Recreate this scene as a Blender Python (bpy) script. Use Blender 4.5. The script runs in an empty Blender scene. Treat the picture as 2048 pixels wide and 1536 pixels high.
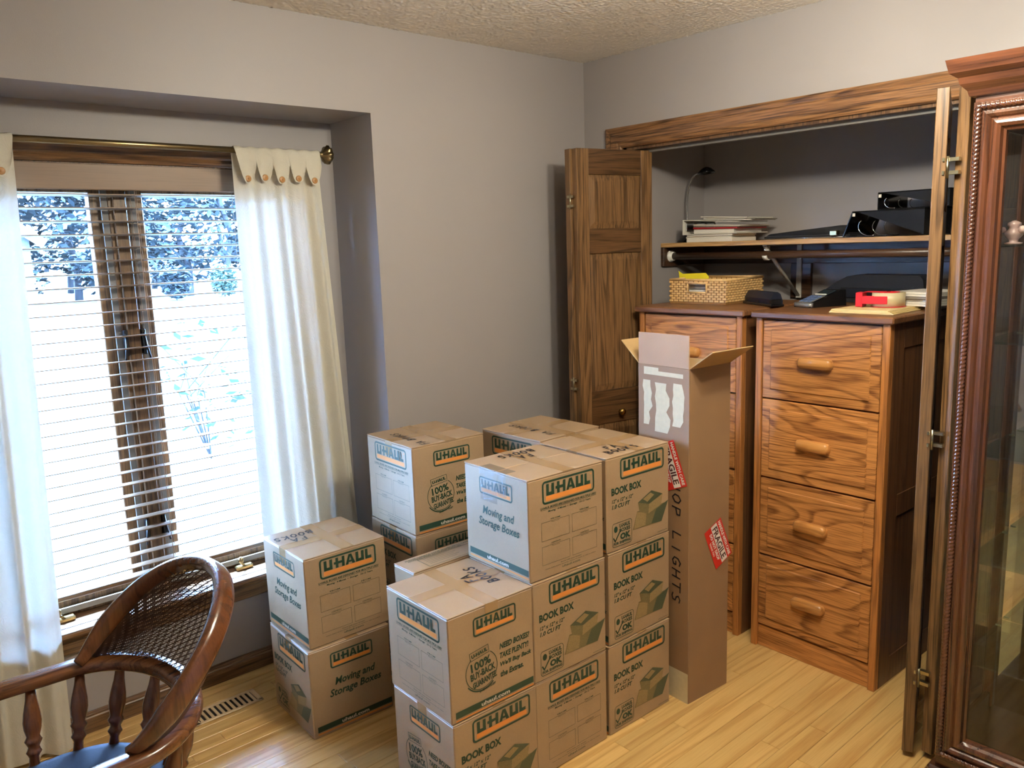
import bpy, bmesh, math, random
from mathutils import Vector, Matrix
sc = bpy.context.scene
col = sc.collection
rnd = random.Random(7)
PI = math.pi

# ------------------------------------------------------------------ camera
CAM = Vector((-2.8415, -2.6662, 1.6382))
yaw, pitch, roll, FPX = 0.8498, -0.1693, -0.0331, 1611.96
fw = Vector((math.cos(yaw)*math.cos(pitch), math.sin(yaw)*math.cos(pitch), math.sin(pitch)))
r0 = Vector((math.sin(yaw), -math.cos(yaw), 0)); u0 = r0.cross(fw)
rr = r0*math.cos(roll) + u0*math.sin(roll); uu = u0*math.cos(roll) - r0*math.sin(roll)
cd = bpy.data.cameras.new('camera'); cam = bpy.data.objects.new('camera', cd); col.objects.link(cam)
m3 = Matrix((rr, uu, -fw)).transposed()
cam.matrix_world = Matrix.Translation(CAM) @ m3.to_4x4()
cd.sensor_width = 36; cd.lens = FPX/2048*36; cd.clip_start = .02; cd.clip_end = 500
sc.camera = cam

# ------------------------------------------------------------------ light, sky, exposure
sc.view_settings.view_transform = 'Standard'; sc.view_settings.look = 'None'
sc.view_settings.gamma = 1; sc.view_settings.use_curve_mapping = False
sc.view_settings.exposure = 0.45
LAMP_W = 245.0           # ceiling dome, emission strength
SUN_W = 70.0
SKY_W = 125.0
w = bpy.data.worlds.new('sky'); sc.world = w; w.use_nodes = True
bg = w.node_tree.nodes['Background']; bg.inputs[0].default_value = (.30, .54, 1.0, 1); bg.inputs[1].default_value = SKY_W
sd = bpy.data.lights.new('sun', 'SUN'); so = bpy.data.objects.new('sun', sd); col.objects.link(so)
sd.energy = SUN_W; sd.angle = .009; sd.color = (.52, .76, 1.0)
so.rotation_euler = Vector((-.06, -.50, -.86)).to_track_quat('-Z', 'Y').to_euler()
so.location = (0, 12, 20)

# ------------------------------------------------------------------ helpers
def lin(r, g, b):
    return tuple(((c/255)/12.92 if c/255 <= .04045 else ((c/255+.055)/1.055)**2.4) for c in (r, g, b)) + (1,)

class MB:
    def __init__(s): s.v = []; s.f = []; s.m = []; s.s = []
    def add(s, vs, fs, M=None, mi=0, smooth=False):
        o = len(s.v)
        for p in vs:
            p = Vector(p) if len(p) == 3 else Vector((p[0], p[1], 0))
            s.v.append(M @ p if M is not None else p)
        for f in fs:
            s.f.append([o+i for i in f]); s.m.append(mi); s.s.append(smooth)
        return s
    def box(s, x0, x1, y0, y1, z0, z1, b=0, M=None, mi=0):
        if x1 < x0: x0, x1 = x1, x0
        if y1 < y0: y0, y1 = y1, y0
        if z1 < z0: z0, z1 = z1, z0
        b = min(b, (x1-x0)*.49, (y1-y0)*.49, (z1-z0)*.49)
        if b <= 0:
            vs = [(x, y, z) for z in (z0, z1) for y in (y0, y1) for x in (x0, x1)]
            fs = [(0, 2, 3, 1), (4, 5, 7, 6), (0, 1, 5, 4), (2, 6, 7, 3), (0, 4, 6, 2), (1, 3, 7, 5)]
            return s.add(vs, fs, M, mi)
        lo = (x0, y0, z0); hi = (x1, y1, z1); vs = []; ix = {}
        for sx in (0, 1):
            for sy in (0, 1):
                for sz in (0, 1):
                    sg = (sx, sy, sz)
                    for a in range(3):
                        p = [(hi[k] if sg[k] else lo[k]) + (0 if k == a else (-b if sg[k] else b)) for k in range(3)]
                        ix[sg+(a,)] = len(vs); vs.append(tuple(p))
        c = Vector(((x0+x1)/2, (y0+y1)/2, (z0+z1)/2)); fs = []
        def put(f):
            P = [Vector(vs[i]) for i in f]; n = (P[1]-P[0]).cross(P[2]-P[0]); m = sum(P, Vector())/len(P)-c
            fs.append(f if n.dot(m) > 0 else f[::-1])
        for a in range(3):
            o = [k for k in range(3) if k != a]
            for sv in (0, 1):
                q = []
                for p_, q_ in ((0, 0), (1, 0), (1, 1), (0, 1)):
                    sg = [0]*3; sg[a] = sv; sg[o[0]] = p_; sg[o[1]] = q_; q.append(ix[tuple(sg)+(a,)])
                put(q)
            for p_ in (0, 1):
                for q_ in (0, 1):
                    e = []
                    for sv, ax in ((0, o[0]), (1, o[0]), (1, o[1]), (0, o[1])):
                        sg = [0]*3; sg[a] = sv; sg[o[0]] = p_; sg[o[1]] = q_; e.append(ix[tuple(sg)+(ax,)])
                    put(e)
        for sx in (0, 1):
            for sy in (0, 1):
                for sz in (0, 1): put([ix[(sx, sy, sz, a)] for a in range(3)])
        return s.add(vs, fs, M, mi)
    def prism(s, poly, d0, d1, M=None, mi=0):
        # polygon in XY (counter-clockwise), extruded in Z
        n = len(poly); vs = [(x, y, d0) for x, y in poly]+[(x, y, d1) for x, y in poly]
        fs = [tuple(range(n-1, -1, -1)), tuple(range(n, 2*n))]+[(i, (i+1) % n, n+(i+1) % n, n+i) for i in range(n)]
        return s.add(vs, fs, M, mi)
    def lathe(s, prof, p0=(0, 0, 0), p1=(0, 0, 1), seg=14, mi=0, smooth=True):
        # prof: (t along axis 0..1, radius)
        p0 = Vector(p0); p1 = Vector(p1); ax = p1-p0; q = ax.to_track_quat('Z', 'Y'); L = ax.length
        M = Matrix.Translation(p0) @ q.to_matrix().to_4x4(); vs = []; fs = []
        for t, r in prof:
            for k in range(seg):
                a = 2*PI*k/seg; vs.append((r*math.cos(a), r*math.sin(a), t*L))
        for i in range(len(prof)-1):
            for k in range(seg):
                a, b = i*seg+k, i*seg+(k+1) % seg; fs.append((a, b, b+seg, a+seg))
        fs.append(tuple(range(seg-1, -1, -1))); n = (len(prof)-1)*seg; fs.append(tuple(range(n, n+seg)))
        return s.add(vs, fs, M, mi, smooth)
    def cyl(s, p0, p1, r, seg=14, mi=0, r1=None): return s.lathe([(0, r), (1, r if r1 is None else r1)], p0, p1, seg, mi)
    def tube(s, pts, rad, seg=8, mi=0, sect=None, up=None, closed=False):
        # swept round (or given 2-D section) along points
        P = [Vector(p) for p in pts]; n = len(P); R_ = rad if isinstance(rad, (list, tuple)) else [rad]*n
        vs = []; fs = []; prev = None
        for i in range(n):
            if closed: t = P[(i+1) % n]-P[(i-1) % n]
            else: t = P[min(i+1, n-1)]-P[max(i-1, 0)]
            t.normalize()
            if prev is None:
                nn = Vector(up) if up is not None else (Vector((0, 0, 1)) if abs(t.z) < .9 else Vector((1, 0, 0)))
            else: nn = Vector(up) if up is not None else prev
            nn = nn-t*nn.dot(t); nn.normalize(); prev = nn; bb = t.cross(nn)
            se = sect if sect else [(math.cos(2*PI*k/seg), math.sin(2*PI*k/seg)) for k in range(seg)]
            for a, b in se: vs.append(P[i]+(nn*a+bb*b)*R_[i])
        k = len(se)
        for i in range(n if closed else n-1):
            j = (i+1) % n
            for q in range(k):
                fs.append((i*k+q, i*k+(q+1) % k, j*k+(q+1) % k, j*k+q))
        if not closed: fs += [tuple(range(k-1, -1, -1)), tuple(range((n-1)*k, n*k))]
        return s.add(vs, fs, None, mi, True)
    def sweep(s, path, prof, N, closed=False, mi=0):
        # mitred moulding; prof points (a sideways = N x t, b along N)
        P = [Vector(p) for p in path]; N = Vector(N).normalized(); n = len(P); vs = []; fs = []; k = len(prof)
        for i in range(n):
            ts = []
            if closed or i > 0: ts.append((P[i]-P[(i-1) % n]).normalized())
            if closed or i < n-1: ts.append((P[(i+1) % n]-P[i]).normalized())
            ss = [N.cross(t) for t in ts]
            m = ss[0] if len(ss) == 1 else (ss[0]+ss[1])/(1+ss[0].dot(ss[1]))
            for a, b in prof: vs.append(P[i]+m*a+N*b)
        for i in range(n if closed else n-1):
            j = (i+1) % n
            for q in range(k): fs.append((i*k+q, i*k+(q+1) % k, j*k+(q+1) % k, j*k+q))
        if not closed: fs += [tuple(range(k-1, -1, -1)), tuple(range((n-1)*k, n*k))]
        return s.add(vs, fs, None, mi)
    def mesh(s, name, mats, fix=True):
        me = bpy.data.meshes.new(name); me.from_pydata([tuple(v) for v in s.v], [], s.f)
        for m in (mats if isinstance(mats, (list, tuple)) else [mats]): me.materials.append(MAT[m] if isinstance(m, str) else m)
        me.polygons.foreach_set('material_index', s.m); me.polygons.foreach_set('use_smooth', s.s)
        if fix:
            bm = bmesh.new(); bm.from_mesh(me); bmesh.ops.recalc_face_normals(bm, faces=bm.faces); bm.to_mesh(me); bm.free()
        me.update(); return me
    def build(s, name, mats, parent=None, M=None, fix=True):
        return link(name, s.mesh(name, mats, fix), parent, M)

def link(name, me, parent=None, M=None):
    o = bpy.data.objects.new(name, me); col.objects.link(o)
    if parent is not None: o.parent = parent
    if M is not None: o.matrix_local = M
    return o
def tag(o, label, cat, group=None):
    o['label'] = label; o['category'] = cat
    if group: o['group'] = group
    return o
def thing(name, label, cat, loc=(0, 0, 0), rz=0, group=None):
    o = bpy.data.objects.new(name, None); col.objects.link(o); o.location = loc; o.rotation_euler = (0, 0, rz)
    o.empty_display_size = .05
    return tag(o, label, cat, group)
def struct(o, label=None, cat=None):
    o['kind'] = 'structure'
    if label: o['label'] = label
    if cat: o['category'] = cat
    return o
def copy_tree(o, parent=None):
    c = o.copy(); col.objects.link(c); c.parent = parent
    for ch in [x for x in o.children]: copy_tree(ch, c)
    return c
def frame(origin, right, up):
    r = Vector(right).normalized(); u = Vector(up).normalized(); n = r.cross(u)
    m = Matrix((r, u, n)).transposed().to_4x4(); m.translation = Vector(origin); return m

# ------------------------------------------------------------------ materials
MAT = {}
def nt(name):
    m = bpy.data.materials.new(name); m.use_nodes = True; t = m.node_tree; MAT[name] = m
    return m, t, t.nodes['Principled BSDF'], t.nodes, t.links
def plain(name, c, rough=.5, metal=0, spec=None, noise=0, nscale=40, bump=0, bscale=200, coat=0):
    m, t, b, N, L = nt(name)
    b.inputs['Base Color'].default_value = c; b.inputs['Roughness'].default_value = rough; b.inputs['Metallic'].default_value = metal
    if spec is not None: b.inputs['Specular IOR Level'].default_value = spec
    if coat: b.inputs['Coat Weight'].default_value = coat; b.inputs['Coat Roughness'].default_value = .08
    if noise or bump:
        tc = N.new('ShaderNodeTexCoord')
    if noise:
        nz = N.new('ShaderNodeTexNoise'); nz.inputs['Scale'].default_value = nscale; nz.inputs['Detail'].default_value = 4
        L.new(tc.outputs['Object'], nz.inputs['Vector'])
        mp = N.new('ShaderNodeMapRange'); mp.inputs[1].default_value = .25; mp.inputs[2].default_value = .75
        mp.inputs[3].default_value = 1-noise; mp.inputs[4].default_value = 1+noise; L.new(nz.outputs[0], mp.inputs[0])
        mx = N.new('ShaderNodeVectorMath'); mx.operation = 'SCALE'; mx.inputs[0].default_value = c[:3]; L.new(mp.outputs[0], mx.inputs['Scale'])
        L.new(mx.outputs[0], b.inputs['Base Color'])
    if bump:
        n2 = N.new('ShaderNodeTexNoise'); n2.inputs['Scale'].default_value = bscale; n2.inputs['Detail'].default_value = 3
        L.new(tc.outputs['Object'], n2.inputs['Vector'])
        bp = N.new('ShaderNodeBump'); bp.inputs['Strength'].default_value = bump; bp.inputs['Distance'].default_value = .002
        L.new(n2.outputs[0], bp.inputs['Height']); L.new(bp.outputs[0], b.inputs['Normal'])
    return m
def wood(name, light, dark, axis='Z', rough=.38, lines=14, fig=5.0, stretch=.10, pore=.35, coat=0, vary=.10, wide=1.0):
    # oak: contour lines of a noise field stretched along the grain + fine pores
    m, t, b, N, L = nt(name)
    tc = N.new('ShaderNodeTexCoord'); oi = N.new('ShaderNodeObjectInfo')
    off = N.new('ShaderNodeVectorMath'); off.operation = 'SCALE'; off.inputs[0].default_value = (13.1, 7.7, 9.3); L.new(oi.outputs['Random'], off.inputs['Scale'])
    ad = N.new('ShaderNodeVectorMath'); ad.operation = 'ADD'; L.new(tc.outputs['Object'], ad.inputs[0]); L.new(off.outputs[0], ad.inputs[1])
    sc3 = {'X': (stretch, 1, 1), 'Y': (1, stretch, 1), 'Z': (1, 1, stretch)}[axis]
    mp = N.new('ShaderNodeVectorMath'); mp.operation = 'MULTIPLY'; mp.inputs[1].default_value = sc3; L.new(ad.outputs[0], mp.inputs[0])
    n1 = N.new('ShaderNodeTexNoise'); n1.inputs['Scale'].default_value = fig; n1.inputs['Detail'].default_value = 2.5; n1.inputs['Roughness'].default_value = .45
    n1.inputs['Distortion'].default_value = .35; L.new(mp.outputs[0], n1.inputs['Vector'])
    mu = N.new('ShaderNodeMath'); mu.operation = 'MULTIPLY'; mu.inputs[1].default_value = lines; L.new(n1.outputs[0], mu.inputs[0])
    fr = N.new('ShaderNodeMath'); fr.operation = 'FRACT'; L.new(mu.outputs[0], fr.inputs[0])
    cr = N.new('ShaderNodeValToRGB'); cr.color_ramp.interpolation = 'EASE'
    e = cr.color_ramp.elements; e[0].position = 0; e[0].color = (1, 1, 1, 1); e[1].position = .22*wide; e[1].color = (.0, .0, .0, 1)
    a = e.new(.62); a.color = (.12, .12, .12, 1); a = e.new(1.0); a.color = (.95, .95, .95, 1)
    L.new(fr.outputs[0], cr.inputs[0])
    sp = {'X': (.035, 1, 1), 'Y': (1, .035, 1), 'Z': (1, 1, .035)}[axis]
    mp2 = N.new('ShaderNodeVectorMath'); mp2.operation = 'MULTIPLY'; mp2.inputs[1].default_value = sp; L.new(ad.outputs[0], mp2.inputs[0])
    n2 = N.new('ShaderNodeTexNoise'); n2.inputs['Scale'].default_value = 260; n2.inputs['Detail'].default_value = 2; L.new(mp2.outputs[0], n2.inputs['Vector'])
    pr = N.new('ShaderNodeMapRange'); pr.inputs[1].default_value = .42; pr.inputs[2].default_value = .66; pr.inputs[3].default_value = 0; pr.inputs[4].default_value = pore; L.new(n2.outputs[0], pr.inputs[0])
    m1 = N.new('ShaderNodeMath'); m1.operation = 'MULTIPLY'; m1.inputs[1].default_value = .62; L.new(cr.outputs[0], m1.inputs[0])
    sm = N.new('ShaderNodeMath'); sm.operation = 'ADD'; sm.use_clamp = True; L.new(m1.outputs[0], sm.inputs[0]); L.new(pr.outputs[0], sm.inputs[1])
    mix = N.new('ShaderNodeMix'); mix.data_type = 'RGBA'; mix.inputs[6].default_value = light; mix.inputs[7].default_value = dark; L.new(sm.outputs[0], mix.inputs[0])
    va = N.new('ShaderNodeMapRange'); va.inputs[3].default_value = 1-vary; va.inputs[4].default_value = 1+vary; L.new(oi.outputs['Random'], va.inputs[0])
    vs = N.new('ShaderNodeVectorMath'); vs.operation = 'SCALE'; L.new(mix.outputs[2], vs.inputs[0]); L.new(va.outputs[0], vs.inputs['Scale'])
    L.new(vs.outputs[0], b.inputs['Base Color']); b.inputs['Roughness'].default_value = rough
    if coat: b.inputs['Coat Weight'].default_value = coat; b.inputs['Coat Roughness'].default_value = .12
    bp = N.new('ShaderNodeBump'); bp.inputs['Strength'].default_value = .18; bp.inputs['Distance'].default_value = .001; bp.invert = True
    L.new(sm.outputs[0], bp.inputs['Height']); L.new(bp.outputs[0], b.inputs['Normal'])
    return m
def glassy(name, tint=(1, 1, 1, 1), gloss=.08, rough=.0):
    m = bpy.data.materials.new(name); m.use_nodes = True; t = m.node_tree; N = t.nodes; L = t.links; MAT[name] = m
    N.remove(N['Principled BSDF']); out = N['Material Output']
    tr = N.new('ShaderNodeBsdfTransparent'); tr.inputs[0].default_value = tint
    gl = N.new('ShaderNodeBsdfGlossy'); gl.inputs['Roughness'].default_value = rough
    lw = N.new('ShaderNodeLayerWeight'); lw.inputs[0].default_value = .5
    pw = N.new('ShaderNodeMath'); pw.operation = 'POWER'; pw.inputs[1].default_value = 5; L.new(lw.outputs['Facing'], pw.inputs[0])
    ma = N.new('ShaderNodeMath'); ma.operation = 'MULTIPLY_ADD'; ma.inputs[1].default_value = 1-gloss; ma.inputs[2].default_value = gloss; ma.use_clamp = True; L.new(pw.outputs[0], ma.inputs[0])
    mx = N.new('ShaderNodeMixShader'); L.new(ma.outputs[0], mx.inputs[0]); L.new(tr.outputs[0], mx.inputs[1]); L.new(gl.outputs[0], mx.inputs[2])
    L.new(mx.outputs[0], out.inputs[0]); return m

plain('wall_paint', lin(158, 152, 150), .5, noise=.015, nscale=3, bump=.12, bscale=260)
def ceiling_mat():
    m, t, b, N, L = nt('popcorn'); b.inputs['Base Color'].default_value = lin(240, 234, 226); b.inputs['Roughness'].default_value = .9
    tc = N.new('ShaderNodeTexCoord'); v = N.new('ShaderNodeTexNoise'); v.inputs['Scale'].default_value = 62; v.inputs['Detail'].default_value = 5; v.inputs['Roughness'].default_value = .6
    L.new(tc.outputs['Object'], v.inputs['Vector'])
    r = N.new('ShaderNodeMapRange'); r.inputs[1].default_value = .38; r.inputs[2].default_value = .7; L.new(v.outputs[0], r.inputs[0])
    bp = N.new('ShaderNodeBump'); bp.inputs['Strength'].default_value = 1; bp.inputs['Distance'].default_value = .005
    L.new(r.outputs[0], bp.inputs['Height']); L.new(bp.outputs[0], b.inputs['Normal'])
ceiling_mat()
plain('popcorn_paint', lin(240, 234, 226), .6)
wood('floor_wood', lin(220, 182, 116), lin(186, 138, 74), 'X', rough=.30, lines=7, fig=9, stretch=.06, pore=.22, vary=.12)
wood('oak_trim', lin(122, 88, 56), lin(58, 38, 24), 'Z', lines=9, fig=16, stretch=.05, pore=.55)
wood('oak_trim_x', lin(122, 88, 56), lin(58, 38, 24), 'X', lines=9, fig=16, stretch=.05, pore=.55)
wood('oak_trim_y', lin(140, 100, 64), lin(62, 40, 24), 'Y', lines=9, fig=16, stretch=.05, pore=.55)
wood('oak_door', lin(128, 95, 60), lin(64, 44, 26), 'Z', lines=10, fig=12, stretch=.06, pore=.5)
wood('oak_door_rail', lin(100, 70, 42), lin(54, 36, 20), 'X', lines=10, fig=12, stretch=.06, pore=.5)
wood('oak_file', lin(206, 142, 78), lin(112, 64, 26), 'Y', rough=.5, lines=20, fig=5.0, stretch=.2, wide=.9, pore=.5, coat=0)
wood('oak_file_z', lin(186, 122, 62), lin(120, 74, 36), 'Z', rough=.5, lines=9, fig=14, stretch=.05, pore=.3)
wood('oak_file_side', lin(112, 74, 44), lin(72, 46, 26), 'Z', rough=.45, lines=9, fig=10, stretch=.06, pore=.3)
wood('oak_top', lin(134, 90, 54), lin(84, 52, 30), 'Y', rough=.4, lines=12, fig=6, stretch=.1, pore=.4)
wood('oak_handle', lin(205, 145, 80), lin(150, 98, 48), 'Y', rough=.3, lines=8, fig=10, stretch=.1, pore=.25, coat=.3)
wood('mahogany', lin(92, 54, 34), lin(50, 28, 18), 'Z', rough=.22, lines=7, fig=10, stretch=.05, pore=.3, coat=.6)
wood('mahogany_y', lin(92, 54, 34), lin(50, 28, 18), 'Y', rough=.22, lines=7, fig=10, stretch=.05, pore=.3, coat=.6)
wood('chair_wood', lin(128, 80, 46), lin(78, 46, 26), 'X', rough=.22, lines=7, fig=12, stretch=.08, pore=.35, coat=.5)
wood('chair_wood_z', lin(112, 66, 36), lin(80, 46, 26), 'Z', rough=.22, lines=7, fig=12, stretch=.08, pore=.35, coat=.5)
wood('blind_wood', lin(134, 108, 84), lin(98, 76, 58), 'X', rough=.45, lines=5, fig=7, stretch=.12, pore=.15)
wood('shelf_oak', lin(196, 156, 104), lin(140, 102, 62), 'Y', rough=.45, lines=9, fig=14, stretch=.05, pore=.3)
wood('dark_rod', lin(84, 58, 40), lin(46, 30, 22), 'Y', rough=.35, lines=9, fig=18, stretch=.05, pore=.4)
plain('cane', lin(78, 48, 28), .45, noise=.2, nscale=60)
plain('navy_fabric', lin(20, 34, 58), .8, bump=.3, bscale=500, noise=.1, nscale=80)
def kraft(name, c, rough=.40, spec=.75):
    m, t, b, N, L = nt(name); b.inputs['Roughness'].default_value = rough; b.inputs['Specular IOR Level'].default_value = spec
    tc = N.new('ShaderNodeTexCoord'); n = N.new('ShaderNodeTexNoise'); n.inputs['Scale'].default_value = 420; n.inputs['Detail'].default_value = 3; L.new(tc.outputs['Object'], n.inputs['Vector'])
    n2 = N.new('ShaderNodeTexNoise'); n2.inputs['Scale'].default_value = 6; L.new(tc.outputs['Object'], n2.inputs['Vector'])
    a = N.new('ShaderNodeMath'); a.operation = 'ADD'; L.new(n.outputs[0], a.inputs[0]); L.new(n2.outputs[0], a.inputs[1])
    r = N.new('ShaderNodeMapRange'); r.inputs[1].default_value = .6; r.inputs[2].default_value = 1.4; r.inputs[3].default_value = .88; r.inputs[4].default_value = 1.10; L.new(a.outputs[0], r.inputs[0])
    s = N.new('ShaderNodeVectorMath'); s.operation = 'SCALE'; s.inputs[0].default_value = c[:3]; L.new(r.outputs[0], s.inputs['Scale']); L.new(s.outputs[0], b.inputs['Base Color'])
kraft('kraft', lin(164, 136, 104))
kraft('kraft_pale', lin(176, 142, 110), .6, .4)
kraft('kraft_brown', lin(146, 114, 82), .55, .4)
kraft('kraft_inside', lin(182, 150, 104), .6, .3)
plain('print_green', lin(38, 66, 50), .40)
plain('print_orange', lin(226, 142, 66), .40)
plain('print_mid', lin(116, 104, 70), .40, noise=.25, nscale=300)
plain('print_midlight', lin(146, 124, 84), .40, noise=.2, nscale=300)
plain('print_dark', lin(78, 84, 62), .40, noise=.2, nscale=300)
plain('print_white', lin(214, 205, 190), .40)
plain('marker', lin(22, 20, 26), .5)
plain('tape_brown', lin(160, 128, 90), .25, spec=.6)
glassy('tape_clear', (.90, .92, .95, 1), .14, .3)
plain('paper_tape', lin(204, 190, 154), .6, noise=.06, nscale=60)
plain('sticker_red', lin(206, 44, 34), .4)
plain('sticker_white', lin(236, 230, 222), .4)
plain('sticker_ink', lin(70, 22, 26), .5)
def curtain_mat():
    m, t, b, N, L = nt('curtain_cloth'); c = lin(220, 214, 198); b.inputs['Base Color'].default_value = c; b.inputs['Roughness'].default_value = .75
    b.inputs['Sheen Weight'].default_value = .2
    tl = N.new('ShaderNodeBsdfTranslucent'); tl.inputs[0].default_value = c
    mx = N.new('ShaderNodeMixShader'); mx.inputs[0].default_value = .17; out = N['Material Output']
    L.new(b.outputs[0], mx.inputs[1]); L.new(tl.outputs[0], mx.inputs[2]); L.new(mx.outputs[0], out.inputs[0])
    tc = N.new('ShaderNodeTexCoord'); n = N.new('ShaderNodeTexNoise'); n.inputs['Scale'].default_value = 22; n.inputs['Detail'].default_value = 1; n.inputs['Distortion'].default_value = 1.5; L.new(tc.outputs['Object'], n.inputs['Vector'])
    mu = N.new('ShaderNodeMath'); mu.operation = 'MULTIPLY'; mu.inputs[1].default_value = 9; L.new(n.outputs[0], mu.inputs[0])
    pg = N.new('ShaderNodeMath'); pg.operation = 'PINGPONG'; pg.inputs[1].default_value = .5; L.new(mu.outputs[0], pg.inputs[0])
    n2 = N.new('ShaderNodeTexNoise'); n2.inputs['Scale'].default_value = 420; L.new(tc.outputs['Object'], n2.inputs['Vector'])
    ad = N.new('ShaderNodeMath'); ad.operation = 'MULTIPLY_ADD'; ad.inputs[1].default_value = .35; L.new(n2.outputs[0], ad.inputs[0]); L.new(pg.outputs[0], ad.inputs[2])
    bp = N.new('ShaderNodeBump'); bp.inputs['Strength'].default_value = .35; bp.inputs['Distance'].default_value = .003; L.new(ad.outputs[0], bp.inputs['Height'])
    L.new(bp.outputs[0], b.inputs['Normal'])
curtain_mat()
plain('button_wood', lin(176, 128, 76), .4)
plain('antique_brass', lin(150, 132, 96), .28, metal=1)
plain('brass', lin(200, 168, 96), .25, metal=1)
plain('steel', lin(176, 168, 140), .3, metal=1)
plain('cord_white', lin(176, 150, 130), .7)
plain('grey_metal', lin(120, 116, 110), .5)
plain('black_gap', lin(22, 18, 16), .6)
plain('white_plastic', lin(226, 222, 212), .4)
plain('white_metal', lin(206, 200, 188), .4)
plain('black_plastic', lin(18, 18, 20), .3)
plain('black_gloss', lin(12, 12, 14), .12)
plain('black_vinyl', lin(14, 14, 16), .55, spec=.25, bump=.2, bscale=500)
plain('black_cloth', lin(14, 15, 20), .8, bump=.3, bscale=500)
plain('navy_plastic', lin(24, 30, 44), .35)
plain('chrome', lin(200, 200, 200), .15, metal=1)
plain('silver_plastic', lin(150, 150, 150), .3, metal=.6)
plain('blue_key', lin(90, 110, 150), .4)
plain('screen', lin(40, 52, 58), .15)
plain('paper', lin(222, 216, 204), .7, noise=.05, nscale=200)
plain('binder_white', lin(216, 210, 198), .35)
plain('folder_red', lin(150, 24, 30), .5)
plain('folder_manila', lin(232, 204, 146), .6)
plain('folder_grey', lin(130, 122, 112), .6)
plain('yellow_paper', lin(226, 208, 40), .5)
plain('tape_red', lin(214, 42, 50), .35)
plain('tape_roll', lin(206, 190, 150), .35)
plain('wicker', lin(150, 110, 62), .5, noise=.12, nscale=90)
plain('wicker_pale', lin(222, 182, 122), .45, noise=.15, nscale=60)
plain('mirror', (.86, .86, .84, 1), .02, metal=1)
plain('figurine_glass', lin(226, 190, 180), .05, spec=.8, coat=.5)
plain('vent_metal', lin(214, 186, 146), .4)
plain('lawn', lin(40, 43, 36), .9, noise=.15, nscale=2)
plain('leaf', lin(26, 38, 42), .6, noise=.3, nscale=1.2)
plain('leaf_pale', lin(56, 74, 64), .6, noise=.3, nscale=3)
plain('bark', lin(30, 32, 36), .9)
plain('siding', lin(46, 50, 50), .8, noise=.25, nscale=6)
plain('roof_shingle', lin(34, 34, 38), .9)
plain('fascia', lin(150, 150, 148), .6)
plain('soffit', lin(200, 196, 190), .8)
glassy('pane_glass', (.98, .99, 1, 1), .035)
glassy('curio_glass', (.96, .97, .97, 1), .04)
glassy('shelf_glass', (.80, .90, .86, 1), .06)
def emit(name, c, s):
    m = bpy.data.materials.new(name); m.use_nodes = True; t = m.node_tree; MAT[name] = m
    b = t.nodes['Principled BSDF']; b.inputs['Emission Color'].default_value = c; b.inputs['Emission Strength'].default_value = s; b.inputs['Base Color'].default_value = (.9, .9, .9, 1)
emit('lamp_dome', (1, .94, .77, 1), LAMP_W)

# ------------------------------------------------------------------ the room
H = 2.455; XN = -1.1525; XM = -1.957; XL = 2*XM-XN; ZN = 2.1417; D = .3014
XB, YB = -3.7, -3.7                      # far corner behind the camera
WX0, WX1, WZ0, WZ1 = XM-.56, XM+.56, .40, 1.955
b = MB()
b.box(XN, .77, 0, D+.16, 0, H); b.box(XB-.12, XL, 0, D+.16, 0, H); b.box(XL, XN, 0, D+.16, ZN, H)
b.box(XL, WX0, D, D+.16, 0, ZN); b.box(WX1, XN, D, D+.16, 0, ZN)
b.box(WX0, WX1, D, D+.16, 0, WZ0-.02); b.box(WX0, WX1, D, D+.16, WZ1, ZN)
struct(b.build('wall_left', 'wall_paint'))
OY0, OY1, OZ = -.235, -1.86, 2.05        # closet opening
CY0, CY1, CX = -.205, -1.98, .65         # closet inside
b = MB()
b.box(0, .11, OY0, 0, 0, H); b.box(0, .11, OY1, OY0, OZ, H); b.box(0, .11, YB-.1, OY1, 0, H)
b.box(.11, .77, CY0, 0, 0, H); b.box(CX, .77, CY1, CY0, 0, H); b.box(.11, .77, CY1-.1, CY1, 0, H)
struct(b.build('wall_right', 'wall_paint'))
struct(MB().box(XB-.12, XB, YB-.1, 0, 0, H).build('wall_back', 'wall_paint'))
struct(MB().box(XB-.12, .11, YB-.1, YB, 0, H).build('wall_near', 'wall_paint'))
ceil = struct(MB().box(XB-.12, .77, YB-.1, D+.16, H, H+.1).build('ceiling', 'popcorn'))
# sprayed popcorn relief over the part of the ceiling near the corner
from mathutils import noise as mnoise
st = .0052; nx_, ny_ = int(2.7/st), int(2.1/st); vs = []; fs = []
for j in range(ny_+1):
    for i in range(nx_+1):
        x, y = -i*st, -j*st; p_ = Vector((x*110, y*110, 0)); h_ = mnoise.noise(p_)+.55*mnoise.noise(p_*2.1+Vector((7, 3, 1)))
        vs.append((x, y, H-.0015-.0040*max(0, h_+.25)))
for j in range(ny_):
    a0 = j*(nx_+1)
    for i in range(nx_): a = a0+i; fs.append((a, a+1, a+nx_+2, a+nx_+1))
me = bpy.data.meshes.new('popcorn_relief'); me.from_pydata(vs, [], fs); me.materials.append(MAT['popcorn_paint'])
me.polygons.foreach_set('use_smooth', [True]*len(fs)); me.update()
o = link('popcorn_relief', me, ceil); o['kind'] = 'stuff'
fl = struct(MB().box(XB-.12, .77, YB-.1, D+.16, -.12, -.010).build('floor', 'floor_wood'))
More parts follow.
